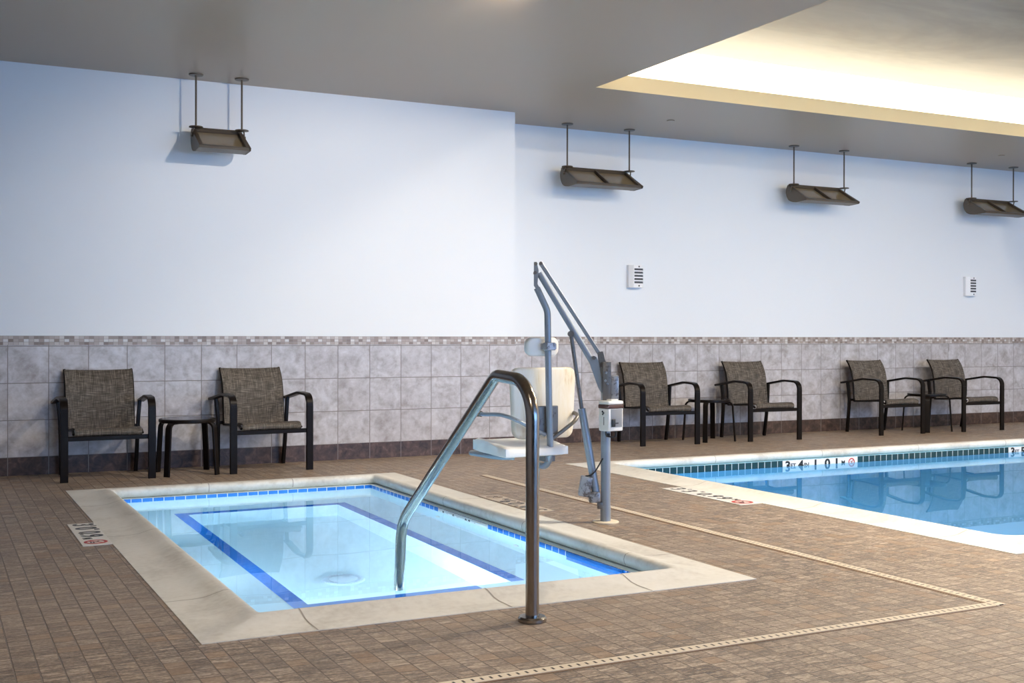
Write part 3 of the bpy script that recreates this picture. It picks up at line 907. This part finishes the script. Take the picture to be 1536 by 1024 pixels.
# hanger tube with hook at the bottom, clamps
FD = math.radians(30)                        # the seat faces away and a little to the left
fdir = Vector((-math.sin(FD), math.cos(FD), 0)); rdir = Vector((math.cos(FD), math.sin(FD), 0))
hang = fillet([(-0.428, 0, 1.452), (-0.362, 0, 1.31), (-0.352, 0, 0.75), (-0.340, 0, 0.325), (-0.340 + fdir.x * 0.16, fdir.y * 0.16, 0.345)], [0, 0.14, 1.0, 0.10, 0], 10)
bm = bmesh.new(); tube(bm, hang, 0.0205, 20)
ht = lp('hanger_tube', bm, M['lift'])
def seatpt(r, f, z): return Vector((-0.345, 0.0, z)) + rdir * r + fdir * f
SM = Matrix(((rdir.x, fdir.x, 0, -0.345), (rdir.y, fdir.y, 0, 0.0), (0, 0, 1, 0), (0, 0, 0, 1)))
# headrest (behind the tube)
def pad(bm, w, h, t, r, cr, f0, z0, taper=0.0, bow=0.0):
    """rounded upright pad; f0 = front offset, z0 = centre height"""
    for (ins, dz) in ((0,),) if False else ((0, 0),):
        pass
    layers = [(0.014, 0.0), (0.004, 0.006), (0.0, 0.016), (0.0, t - 0.016), (0.004, t - 0.006), (0.014, t)]
    rings = []
    for ins, d in layers:
        ring = []
        for x, z in rrect(w - 2 * ins, h - 2 * ins, cr - min(ins, cr * 0.6), 6):
            k = 1 + taper * (z / h)
            ring.append(bm.verts.new(SM @ Vector((r + x * k, f0 + d + bow * (x / (w / 2)) ** 2, z0 + z))))
        rings.append(ring)
    n = len(rings[0])
    for a, b in zip(rings, rings[1:]):
        for q in range(n):
            bm.faces.new([a[q], a[(q + 1) % n], b[(q + 1) % n], b[q]])
    for ring, fl in ((rings[0], True), (rings[-1], False)):
        c = bm.verts.new(sum((v.co for v in ring), Vector()) / n)
        for q in range(n):
            bm.faces.new([ring[q], ring[(q + 1) % n], c])
bm = bmesh.new(); pad(bm, 0.232, 0.118, 0.055, -0.018, 0.045, 0.034, 1.088, 0, 0.015)
lp('headrest', bm, M['seat_white'], angle=60)
bm = bmesh.new(); box(bm, -0.050, 0.060, 0.018, 0.034, 1.072, 1.108, 0.003, 1, SM); box(bm, -0.032, 0.032, -0.032, 0.020, 1.066, 1.114, 0.004, 1, SM @ Matrix.Translation((-0.010, 0, 0)))
lp('headrest_clamp', bm, M['lift_worn'])
bm = bmesh.new(); pad(bm, 0.455, 0.445, 0.050, 0.010, 0.055, 0.052, 0.735, 0.10, 0.03)
bk = lp('backrest', bm, M['seat_back'], angle=60)
bm = bmesh.new(); box(bm, -0.085, 0.075, 0.022, 0.056, 0.54, 0.72, 0.004, 1, SM)
lp('back_bracket', bm, M['lift_dark'])
# armrests: bent tubes swinging out and forward from behind the backrest
bm = bmesh.new(); tube(bm, smooth_path([seatpt(-0.03, 0.01, 0.545), seatpt(-0.12, -0.005, 0.580), seatpt(-0.23, 0.02, 0.640), seatpt(-0.285, 0.12, 0.668), seatpt(-0.29, 0.30, 0.660), seatpt(-0.29, 0.37, 0.660)], 6), 0.0125, 14)
a_ = lp('armrest', bm, M['lift'])
bm = bmesh.new(); tube(bm, [seatpt(-0.29, 0.36, 0.660), seatpt(-0.29, 0.365, 0.660), seatpt(-0.29, 0.42, 0.658), seatpt(-0.29, 0.425, 0.658)], [0.012, 0.019, 0.019, 0.012], 14)
link_mesh('grip', bm, M['black_rubber'], a_)
bm = bmesh.new(); tube(bm, smooth_path([seatpt(0.02, 0.01, 0.515), seatpt(0.10, -0.005, 0.570), seatpt(0.19, 0.00, 0.630), seatpt(0.225, 0.06, 0.665), seatpt(0.23, 0.28, 0.668), seatpt(0.23, 0.37, 0.660)], 6), 0.0125, 14)
a_ = lp('armrest', bm, M['lift_dark'])
bm = bmesh.new(); tube(bm, [seatpt(0.23, 0.36, 0.660), seatpt(0.23, 0.365, 0.660), seatpt(0.23, 0.42, 0.658), seatpt(0.23, 0.425, 0.658)], [0.012, 0.019, 0.019, 0.012], 14)
link_mesh('grip', bm, M['black_rubber'], a_)
# seat pan: dished moulding with raised side wings
def seat_pan(bm):
    nx, ny = 14, 12
    w, d = 0.47, 0.47
    top, bot = [], []
    for j in range(ny + 1):
        f = j / ny
        tr, br = [], []
        for i in range(nx + 1):
            u = i / nx * 2 - 1
            ww = w * (1 - 0.10 * max(0, f - 0.75) / 0.25 * 1.0) * (0.94 + 0.06 * math.sin(PI * min(1, f * 1.6 + 0.1)))
            edge = max(abs(u), abs(2 * f - 1))
            round_ = max(0.0, edge - 0.86) / 0.14
            wing = 0.035 * max(0, (abs(u) - 0.55) / 0.45) ** 1.2 * (0.35 + 0.65 * math.sin(PI * min(1, max(0, (f - 0.15) / 0.85))))
            zt = 0.475 + wing + 0.022 * f ** 2 - 0.016 * round_ ** 3
            zb = 0.412 + 0.010 * f + 0.010 * round_ ** 3
            x = -0.115 + u * ww / 2 * (1 - 0.012 * round_)
            y = -0.04 + f * d
            tr.append(bm.verts.new(SM @ Vector((x, y, zt)))); br.append(bm.verts.new(SM @ Vector((x, y, zb))))
        top.append(tr); bot.append(br)
    for j in range(ny):
        for i in range(nx):
            bm.faces.new([top[j][i], top[j][i + 1], top[j + 1][i + 1], top[j + 1][i]])
            bm.faces.new([bot[j][i], bot[j + 1][i], bot[j + 1][i + 1], bot[j][i + 1]])
    per = [(0, i) for i in range(nx + 1)] + [(j, nx) for j in range(1, ny + 1)] + [(ny, i) for i in range(nx - 1, -1, -1)] + [(j, 0) for j in range(ny - 1, 0, -1)]
    for (a, b), (c, d_) in zip(per, per[1:] + per[:1]):
        bm.faces.new([top[a][b], bot[a][b], bot[c][d_], top[c][d_]])
bm = bmesh.new(); seat_pan(bm)
lp('seat', bm, M['seat_white'], angle=70)
bm = bmesh.new(); tube(bm, fillet([seatpt(-0.22, 0.06, 0.405), seatpt(-0.30, 0.12, 0.405), seatpt(-0.330, 0.48, 0.406), seatpt(0.04, 0.48, 0.406), seatpt(0.04, 0.10, 0.405)], [0, 0.08, 0.06, 0.06, 0], 6), 0.0145, 14)
lp('seat_frame', bm, M['lift'])
bm = bmesh.new(); box(bm, -0.035, 0.040, 0.0, 0.09, 0.375, 0.412, 0.004, 1, SM)
lp('seat_mount', bm, M['lift_dark'])
bm = bmesh.new(); bar(bm, [seatpt(-0.115, 0.03, 0.395), seatpt(-0.088, 0.03, 0.16), seatpt(-0.080, 0.03, 0.03)], rdir, 0.030, 0.016)
tube(bm, smooth_path([seatpt(-0.17, 0.0, 0.405), seatpt(-0.165, -0.01, 0.375), seatpt(-0.14, -0.01, 0.352), seatpt(-0.10, 0.0, 0.345)]), 0.004, 8)
lp('footrest_strut', bm, M['black_rubber'])

# ------------------------------------------------------------------ patio chairs
def sling_mesh(prof, w0, w1, sag, parent, name):
    path = smooth_path([(0, y, z) for y, z in prof], 4)
    bm = bmesh.new(); nx = 8
    T_ = tangents(path)
    rows = [[], []]
    n = len(path)
    for i, p in enumerate(path):
        nrm = Vector((1, 0, 0)).cross(T_[i])
        w = w0 + (w1 - w0) * i / (n - 1)
        for s_ in (0, 1):
            r = []
            for k in range(nx + 1):
                u = k / nx * 2 - 1
                r.append(bm.verts.new(p + Vector((u * w / 2, 0, 0)) - nrm * (sag * (1 - u * u)) + nrm * (0.004 if s_ else -0.004)))
            rows[s_].append(r)
    a, b = rows
    for i in range(n - 1):
        for k in range(nx):
            bm.faces.new([a[i][k], a[i][k + 1], a[i + 1][k + 1], a[i + 1][k]])
            bm.faces.new([b[i][k], b[i + 1][k], b[i + 1][k + 1], b[i][k + 1]])
        bm.faces.new([a[i][0], a[i + 1][0], b[i + 1][0], b[i][0]])
        bm.faces.new([a[i][nx], b[i][nx], b[i + 1][nx], a[i + 1][nx]])
    for q in (0, n - 1):
        for k in range(nx):
            bm.faces.new([a[q][k], a[q][k + 1], b[q][k + 1], b[q][k]])
    return link_mesh(name, bm, M['sling'], parent, angle=60)

def make_chair():
    root = empty('patio_chair', (0, 0, 0))
    seat = [(-0.262, 0.352), (-0.292, 0.358), (-0.306, 0.378), (-0.298, 0.402), (-0.265, 0.414), (-0.17, 0.412), (0.0, 0.398), (0.14, 0.386), (0.215, 0.384)]
    sling_mesh(seat, 0.515, 0.50, 0.008, root, 'seat')
    back = [(0.190, 0.372), (0.203, 0.43), (0.212, 0.52), (0.222, 0.62), (0.243, 0.72), (0.280, 0.80), (0.330, 0.868)]
    sling_mesh(back, 0.535, 0.540, 0.012, root, 'backrest')
    bp = smooth_path([(0, y + 0.004, z) for y, z in back], 3)
    for s_ in (-1, 1):
        # front leg, then armrest curving back
        path = fillet([(s_ * 0.333, -0.300, 0.0), (s_ * 0.333, -0.300, 0.645), (s_ * 0.338, -0.03, 0.655), (s_ * 0.345, 0.335, 0.598)], [0, 0.085, 0.35, 0], 10)
        cut = next(i for i, p in enumerate(path) if p.z > 0.50)
        lo = [path[0], Vector((s_ * 0.333, -0.300, 0.555))]
        bm = bmesh.new(); bar(bm, lo, (1, 0, 0), 0.060, 0.026); link_mesh('leg', bm, M['frame'], root)
        up = [Vector((s_ * 0.333, -0.300, 0.553))] + [p for p in path if p.z > 0.556]
        bm = bmesh.new(); bar(bm, up, (1, 0, 0), 0.060, 0.022); link_mesh('armrest', bm, M['frame'], root)
        bm = bmesh.new(); bar(bm, smooth_path([(s_ * 0.298, 0.300, 0), (s_ * 0.304, 0.272, 0.20), (s_ * 0.310, 0.252, 0.42), (s_ * 0.325, 0.262, 0.602)], 4), (1, 0, 0), 0.030, 0.038); link_mesh('leg', bm, M['frame'], root)
        bm = bmesh.new(); tube(bm, [(p.x + s_ * 0.268, p.y + 0.008, p.z) for p in bp], 0.011, 10); link_mesh('back_rail', bm, M['frame'], root)
        bm = bmesh.new(); tube(bm, smooth_path([(s_ * 0.262, -0.285, 0.372), (s_ * 0.262, -0.20, 0.398), (s_ * 0.262, 0.0, 0.388), (s_ * 0.270, 0.215, 0.378)], 4), 0.011, 10); link_mesh('side_rail', bm, M['frame'], root)
    bm = bmesh.new(); bar(bm, [(-0.310, -0.290, 0.340), (0.310, -0.290, 0.340)], (0, 0, 1), 0.036, 0.026); link_mesh('front_rail', bm, M['frame'], root)
    bm = bmesh.new(); bar(bm, [(-0.310, 0.250, 0.392), (0.310, 0.250, 0.392)], (0, 0, 1), 0.028, 0.020); link_mesh('rear_rail', bm, M['frame'], root)
    return root
chairs = [
    (1.285, 9.930, 0.0, 'brown sling patio chair left of the small table, beside the hot tub wall'),
    (2.593, 9.945, 3.0, 'brown sling patio chair right of the small table, behind the hot tub'),
    (7.055, 10.450, -4.0, 'brown sling patio chair partly behind the pool lift control box'),
    (8.420, 10.405, -2.5, 'brown sling patio chair right of the table nearest the pool lift'),
    (10.290, 10.375, 0.0, 'brown sling patio chair left of the table by the far end of the pool'),
    (11.590, 10.330, 0.0, 'rightmost brown sling patio chair, beside the pool'),
]
proto = make_chair()
for i, (x, y, a, lab) in enumerate(chairs):
    c = proto if i == 0 else copy_tree(proto)
    c.location = (x, y, 0); c.rotation_euler = (0, 0, math.radians(a))
    tag(c, lab, 'chair', 'patio chairs along the walls')

# ------------------------------------------------------------------ side tables
def make_table():
    root = empty('side_table', (0, 0, 0))
    bm = bmesh.new(); lathe(bm, [(0.0, 0.430), (0.218, 0.430), (0.230, 0.434), (0.232, 0.450), (0.230, 0.459), (0.222, 0.463), (0.208, 0.463), (0.206, 0.459), (0.0, 0.459)], (0, 0, 0), 48)
    tt = link_mesh('tabletop', bm, M['frame'], root)
    bm = bmesh.new(); lathe(bm, [(0.0, 0.4625), (0.2055, 0.4625), (0.2055, 0.459)], (0, 0, 0), 48)
    link_mesh('insert', bm, M['table_glass'], tt)
    for k in range(4):
        a = PI / 4 + k * PI / 2
        d = Vector((math.cos(a), math.sin(a), 0)); w_ = Vector((-math.sin(a), math.cos(a), 0))
        pts = fillet([d * 0.288, d * 0.258 + Vector((0, 0, 0.432)), d * 0.16 + Vector((0, 0, 0.432))], [0, 0.055, 0], 8)
        bm = bmesh.new(); bar(bm, pts, w_, 0.054, 0.018); link_mesh('leg', bm, M['frame'], root)
    return root
tables = [(1.940, 9.845, 'small round dark side table between the two chairs behind the hot tub'),
          (7.745, 10.430, 'small round dark side table between the chairs nearest the pool lift'),
          (10.960, 10.330, 'small round dark side table between the two rightmost chairs')]
tproto = make_table()
for i, (x, y, lab) in enumerate(tables):
    c = tproto if i == 0 else copy_tree(tproto)
    c.location = (x, y, 0)
    tag(c, lab, 'side table', 'round side tables')

# ------------------------------------------------------------------ hanging uplights
def make_uplight(span, divider):
    """origin at ceiling height, midway between the rods; y=0 at the rods"""
    root = empty('hanging_uplight', (0, 0, 0))
    h = span / 2
    zb = -0.46
    # cross-section (y, z): face from the back top edge T down to the front edge B
    Tp, Bp = (0.085, zb + 0.010), (-0.230, zb - 0.180)
    arc = [(0.085, zb + 0.010), (0.112, zb - 0.05), (0.105, zb - 0.11), (0.070, zb - 0.165), (0.015, zb - 0.195), (-0.06, zb - 0.208), (-0.225, zb - 0.200), (-0.230, zb - 0.184)]
    # trough: outer skin + lip
    bm = bmesh.new()
    sm = smooth_path([(0, y, z) for y, z in arc[:6]], 4) + [Vector((0, *arc[6])), Vector((0, *arc[7]))]
    inner = [Vector((0, p.y * 0.97 - 0.006, p.z + 0.010)) for p in sm[:-2]]
    poly = [Vector((-h - 0.012, p.y, p.z)) for p in sm] + [Vector((-h - 0.012, p.y, p.z)) for p in reversed(inner)]
    extrude_poly(bm, poly, (span + 0.024, 0, 0))
    link_mesh('housing', bm, M['bronze'], root, angle=35)
    face = Vector((0, Bp[0] - Tp[0], Bp[1] - Tp[1])); nrm = Vector((0, face.z, -face.y)).normalized()
    if nrm.z < 0: nrm = -nrm
    def P(x, t, o=0.0):
        return Vector((x, Tp[0], Tp[1])) + face * t + nrm * o
    # lens panes
    bounds = [(-h, h)] if not divider else [(-h, -0.008), (0.008, h)]
    for x0, x1 in bounds:
        bm = bmesh.new()
        extrude_poly(bm, [P(x0 + 0.012, 0.06, -0.022), P(x1 - 0.012, 0.06, -0.022), P(x1 - 0.012, 0.955, -0.022), P(x0 + 0.012, 0.955, -0.022)], -nrm * 0.006)
        link_mesh('lens', bm, M['amber'], root, smooth=False)
    # frame round the lens
    bm = bmesh.new()
    def strip(x0, x1, t0, t1, o0=-0.02, o1=0.004):
        extrude_poly(bm, [P(x0, t0, o0), P(x1, t0, o0), P(x1, t1, o0), P(x0, t1, o0)], nrm * (o1 - o0))
    strip(-h - 0.012, h + 0.012, 0.0, 0.05); strip(-h - 0.012, h + 0.012, 0.955, 1.0)
    strip(-h - 0.012, -h + 0.014, 0.05, 0.955); strip(h - 0.014, h + 0.012, 0.05, 0.955)
    if divider: strip(-0.009, 0.009, 0.05, 0.955)
    link_mesh('lens_frame', bm, M['bronze'], root, smooth=False)
    # end caps with their pivot bosses
    for s_ in (-1, 1):
        bm = bmesh.new()
        cap = [Vector((s_ * (h + 0.012), p.y * 1.03, p.z - 0.002)) for p in sm[:-1]] + [Vector((s_ * (h + 0.012), -0.245, zb - 0.180))]
        extrude_poly(bm, cap, (s_ * 0.010, 0, 0))
        e_ = link_mesh('end_cap', bm, M['bronze'], root, smooth=False)
        bm = bmesh.new(); lathe(bm, [(0.0, 0.0), (0.020, 0.0), (0.020, 0.016), (0.0, 0.016)], (s_ * (h + 0.022), 0.03, zb - 0.055), 14, Matrix.Rotation(s_ * PI / 2, 3, 'Y'))
        link_mesh('boss', bm, M['bronze'], e_)
        bm = bmesh.new(); tube(bm, [(s_ * h, 0, 0.0), (s_ * h, 0, zb + 0.0)], 0.0085, 12)
        if True: tube(bm, [(s_ * (h + 0.018), 0.0, zb + 0.01), (s_ * (h + 0.03), 0.03, zb - 0.055)], 0.007, 8)
        link_mesh('rod', bm, M['bronze'], root)
        bm = bmesh.new(); lathe(bm, [(0.0, 0.0), (0.062, 0.0), (0.060, -0.010), (0.0, -0.012)], (s_ * h, 0, 0.0), 28)
        link_mesh('ceiling_canopy', bm, M['bronze'], root)
        bm = bmesh.new(); lathe(bm, [(0.0, 0.005), (0.058, 0.004), (0.060, -0.004), (0.0, -0.006)], (s_ * h, 0, zb + 0.008), 28, None)
        link_mesh('disc', bm, M['bronze'], root)
    return root
u0 = make_uplight(0.395, False); u0.location = (2.255, 10.075, H_CEIL)
tag(u0, 'short bronze uplight hanging on two rods over the hot tub wall', 'hanging light', 'hanging uplights')
u1 = make_uplight(0.775, True)
for i, (x, lab) in enumerate(((6.415, 'long two-pane bronze uplight hanging nearest the wall corner'),
                              (9.480, 'middle one of the three long bronze uplights on the pool wall'),
                              (12.42, 'rightmost bronze uplight hanging, cut by the picture edge'))):
    c = u1 if i == 0 else copy_tree(u1)
    c.location = (x, 10.605, H_CEIL)
    tag(c, lab, 'hanging light', 'hanging uplights')

# ------------------------------------------------------------------ louvred wall units
def make_vent():
    root = empty('wall_vent', (0, 0, 0))
    w, h, d = 0.185, 0.250, 0.075
    bm = bmesh.new()
    poly = [(-w / 2, 0, 0), (-w / 2, -d * 0.55, 0), (-w / 2 + 0.045, -d, 0), (w / 2 - 0.03, -d, 0), (w / 2, -d * 0.62, 0), (w / 2, 0, 0)]
    extrude_poly(bm, [(x, y, -h / 2) for x, y, z in poly], (0, 0, h))
    hs = link_mesh('housing', bm, M['vent_white'], root, smooth=False)
    for k in range(5):
        z = 0.078 - k * 0.036
        bm = bmesh.new(); box(bm, -0.040, w / 2 - 0.031, -d - 0.0012, -d + 0.01, z - 0.012, z + 0.010)
        extrude_poly(bm, [(w / 2 - 0.031, -d - 0.0012, z - 0.012), (w / 2 - 0.002, -d * 0.65 - 0.0012, z - 0.012), (w / 2 - 0.002, -d * 0.65 + 0.01, z - 0.012), (w / 2 - 0.031, -d + 0.01, z - 0.012)], (0, 0, 0.022))
        link_mesh('slot', bm, M['vent_dark'], hs, smooth=False)
    for z in (-0.105, 0.108):
        bm = bmesh.new(); lathe(bm, [(0.0, 0.003), (0.009, 0.002), (0.010, 0.0)], (0.022, -d, z), 12, Matrix.Rotation(PI / 2, 3, 'X'))
        link_mesh('screw', bm, M['vent_dark'], hs)
    return root
v0 = make_vent(); v0.location = (7.028, YR, 1.823)
tag(v0, 'white louvred wall unit on the wall above the pool lift', 'wall vent', 'louvred wall units')
v1 = copy_tree(v0); v1.location = (12.262, YR, 1.823)
tag(v1, 'white louvred wall unit on the wall above the rightmost chairs', 'wall vent', 'louvred wall units')

# ------------------------------------------------------------------ ceiling sprinkler covers
for i, (x, y, lab) in enumerate(((6.89, 9.95, 'small pale sprinkler cover in the ceiling near the recess corner'), (11.84, 9.98, 'small pale sprinkler cover in the ceiling above the rightmost chairs'))):
    bm = bmesh.new(); lathe(bm, [(0.0, -0.012), (0.038, -0.012), (0.042, -0.006), (0.036, 0.0)], (0, 0, 0), 28)
    o = link_mesh('sprinkler_cover', bm, M['ceiling']); o.location = (x, y, H_CEIL + 0.003)
    tag(o, lab, 'sprinkler', 'sprinkler covers')

# ------------------------------------------------------------------ lamps of the place and added fill
def cove(name, x0, x1, y0, y1, z0, z1, lab, mat='cove'):
    bm = bmesh.new(); box(bm, x0, x1, y0, y1, z0, z1)
    o = link_mesh(name, bm, M[mat], smooth=False)
    tag(o, lab, 'cove light', 'cove lights in the ceiling recess')
cove('cove_light', RX0 - 0.2, RX1 + 0.2, RY1 + PK - 0.03, RY1 + PK - 0.005, 3.60, 3.925, 'glowing cove light along the far lip of the ceiling recess')
cove('cove_light', RX0 - 0.2, RX1 + 0.2, RY0 - PK + 0.005, RY0 - PK + 0.03, 3.60, 3.86, 'cove light along the near lip of the ceiling recess', 'cove_bright')
cove('cove_light', RX0 - PK + 0.005, RX0 - PK + 0.03, RY0 - 0.2, RY1 + 0.2, 3.60, 3.86, 'cove light behind the left lip of the ceiling recess')
cove('cove_light', RX1 + PK - 0.03, RX1 + PK - 0.005, RY0 - 0.2, RY1 + 0.2, 3.60, 3.86, 'cove light behind the right lip of the ceiling recess')

def downlight(x, y, z, lab, mat='down', rl=0.085):
    root = empty('downlight', (x, y, z))
    bm = bmesh.new(); ring_mesh(bm, rl, rl + 0.025, -0.010, Matrix.Identity(4)); link_mesh('trim_ring', bm, M['vent_white'], root)
    bm = bmesh.new(); lathe(bm, [(0.0, -0.004), (rl, -0.004), (rl, 0.0)], (0, 0, 0), 28); link_mesh('lens', bm, M[mat], root)
    tag(root, lab, 'downlight', 'ceiling downlights')
downlight(3.45, 6.35, H_CEIL, 'round ceiling wall-washer lamp above the hot tub', 'washer')
downlight(8.0, 5.0, HU, 'round downlight in the ceiling recess above the pool', 'down_bright')
downlight(12.1, 5.2, HU, 'round downlight at the right end of the ceiling recess', 'down_bright')

for x, y, z in ((6.3, 4.9, HU), (9.8, 2.8, HU)):  # wide lamps added out of view to brighten the right deck
    downlight(x, y, z, 'unseen round fill lamp added to brighten the tiled deck', 'down_fill', 0.30)
downlight(0.6, 1.6, H_CEIL, 'unseen round fill lamp added to brighten the left coping of the hot tub', 'down_fill', 0.20)  # added lamp that lifts the left coping
def area(name, loc, target, sx, sy, col, power):
    L = bpy.data.lights.new(name, 'AREA'); L.shape = 'RECTANGLE'; L.size = sx; L.size_y = sy
    L.color = col; L.energy = power
    o = bpy.data.objects.new(name, L); COL.objects.link(o)
    o.location = loc
    o.rotation_euler = (Vector(target) - Vector(loc)).to_track_quat('-Z', 'Y').to_euler()
    return o
area('daylight_window', (8.0, -4.3, 1.9), (8.0, 10, 2.1), 10.0, 2.4, (0.24, 0.50, 1.0), 560)

L = bpy.data.lights.new('wall_washer_beam', 'SPOT'); L.energy = 330; L.color = (1.0, 0.89, 0.76)
L.spot_size = math.radians(88); L.spot_blend = 0.8; L.shadow_soft_size = 0.07
o = bpy.data.objects.new('wall_washer_beam', L); COL.objects.link(o); o.location = (3.45, 6.35, H_CEIL - 0.03)
o.rotation_euler = (Vector((3.3, 10.3, 1.35)) - o.location).to_track_quat('-Z', 'Y').to_euler()
wd = bpy.data.worlds.new('World'); SC.world = wd; wd.use_nodes = True
bg = wd.node_tree.nodes['Background']; bg.inputs[0].default_value = (0.45, 0.62, 1.0, 1); bg.inputs[1].default_value = 0.05

# ------------------------------------------------------------------ camera
cd = bpy.data.cameras.new('camera')
cam = bpy.data.objects.new('camera', cd); COL.objects.link(cam)
cd.sensor_width = 36.0; cd.lens = 1728.57 / 1536 * 36.0
cd.clip_end = 100
yaw, pitch, roll = math.radians(26.8836), math.radians(-0.2389), math.radians(0.0989)
f = Vector((math.sin(yaw) * math.cos(pitch), math.cos(yaw) * math.cos(pitch), math.sin(pitch)))
r0 = Vector((math.cos(yaw), -math.sin(yaw), 0)); u0_ = r0.cross(f)
r = r0 * math.cos(roll) + u0_ * math.sin(roll); u = -r0 * math.sin(roll) + u0_ * math.cos(roll)
cam.matrix_world = Matrix(((r.x, u.x, -f.x, 0), (r.y, u.y, -f.y, 0), (r.z, u.z, -f.z, 1.15), (0, 0, 0, 1)))
SC.camera = cam
vs = SC.view_settings
vs.view_transform = 'Standard'; vs.look = 'None'; vs.exposure = 0.0; vs.gamma = 1.0
vs.use_curve_mapping = False
vs.exposure = 0.04
SC.cycles.use_denoising = True
SC.cycles.max_bounces = 12; SC.cycles.diffuse_bounces = 5; SC.cycles.transmission_bounces = 8
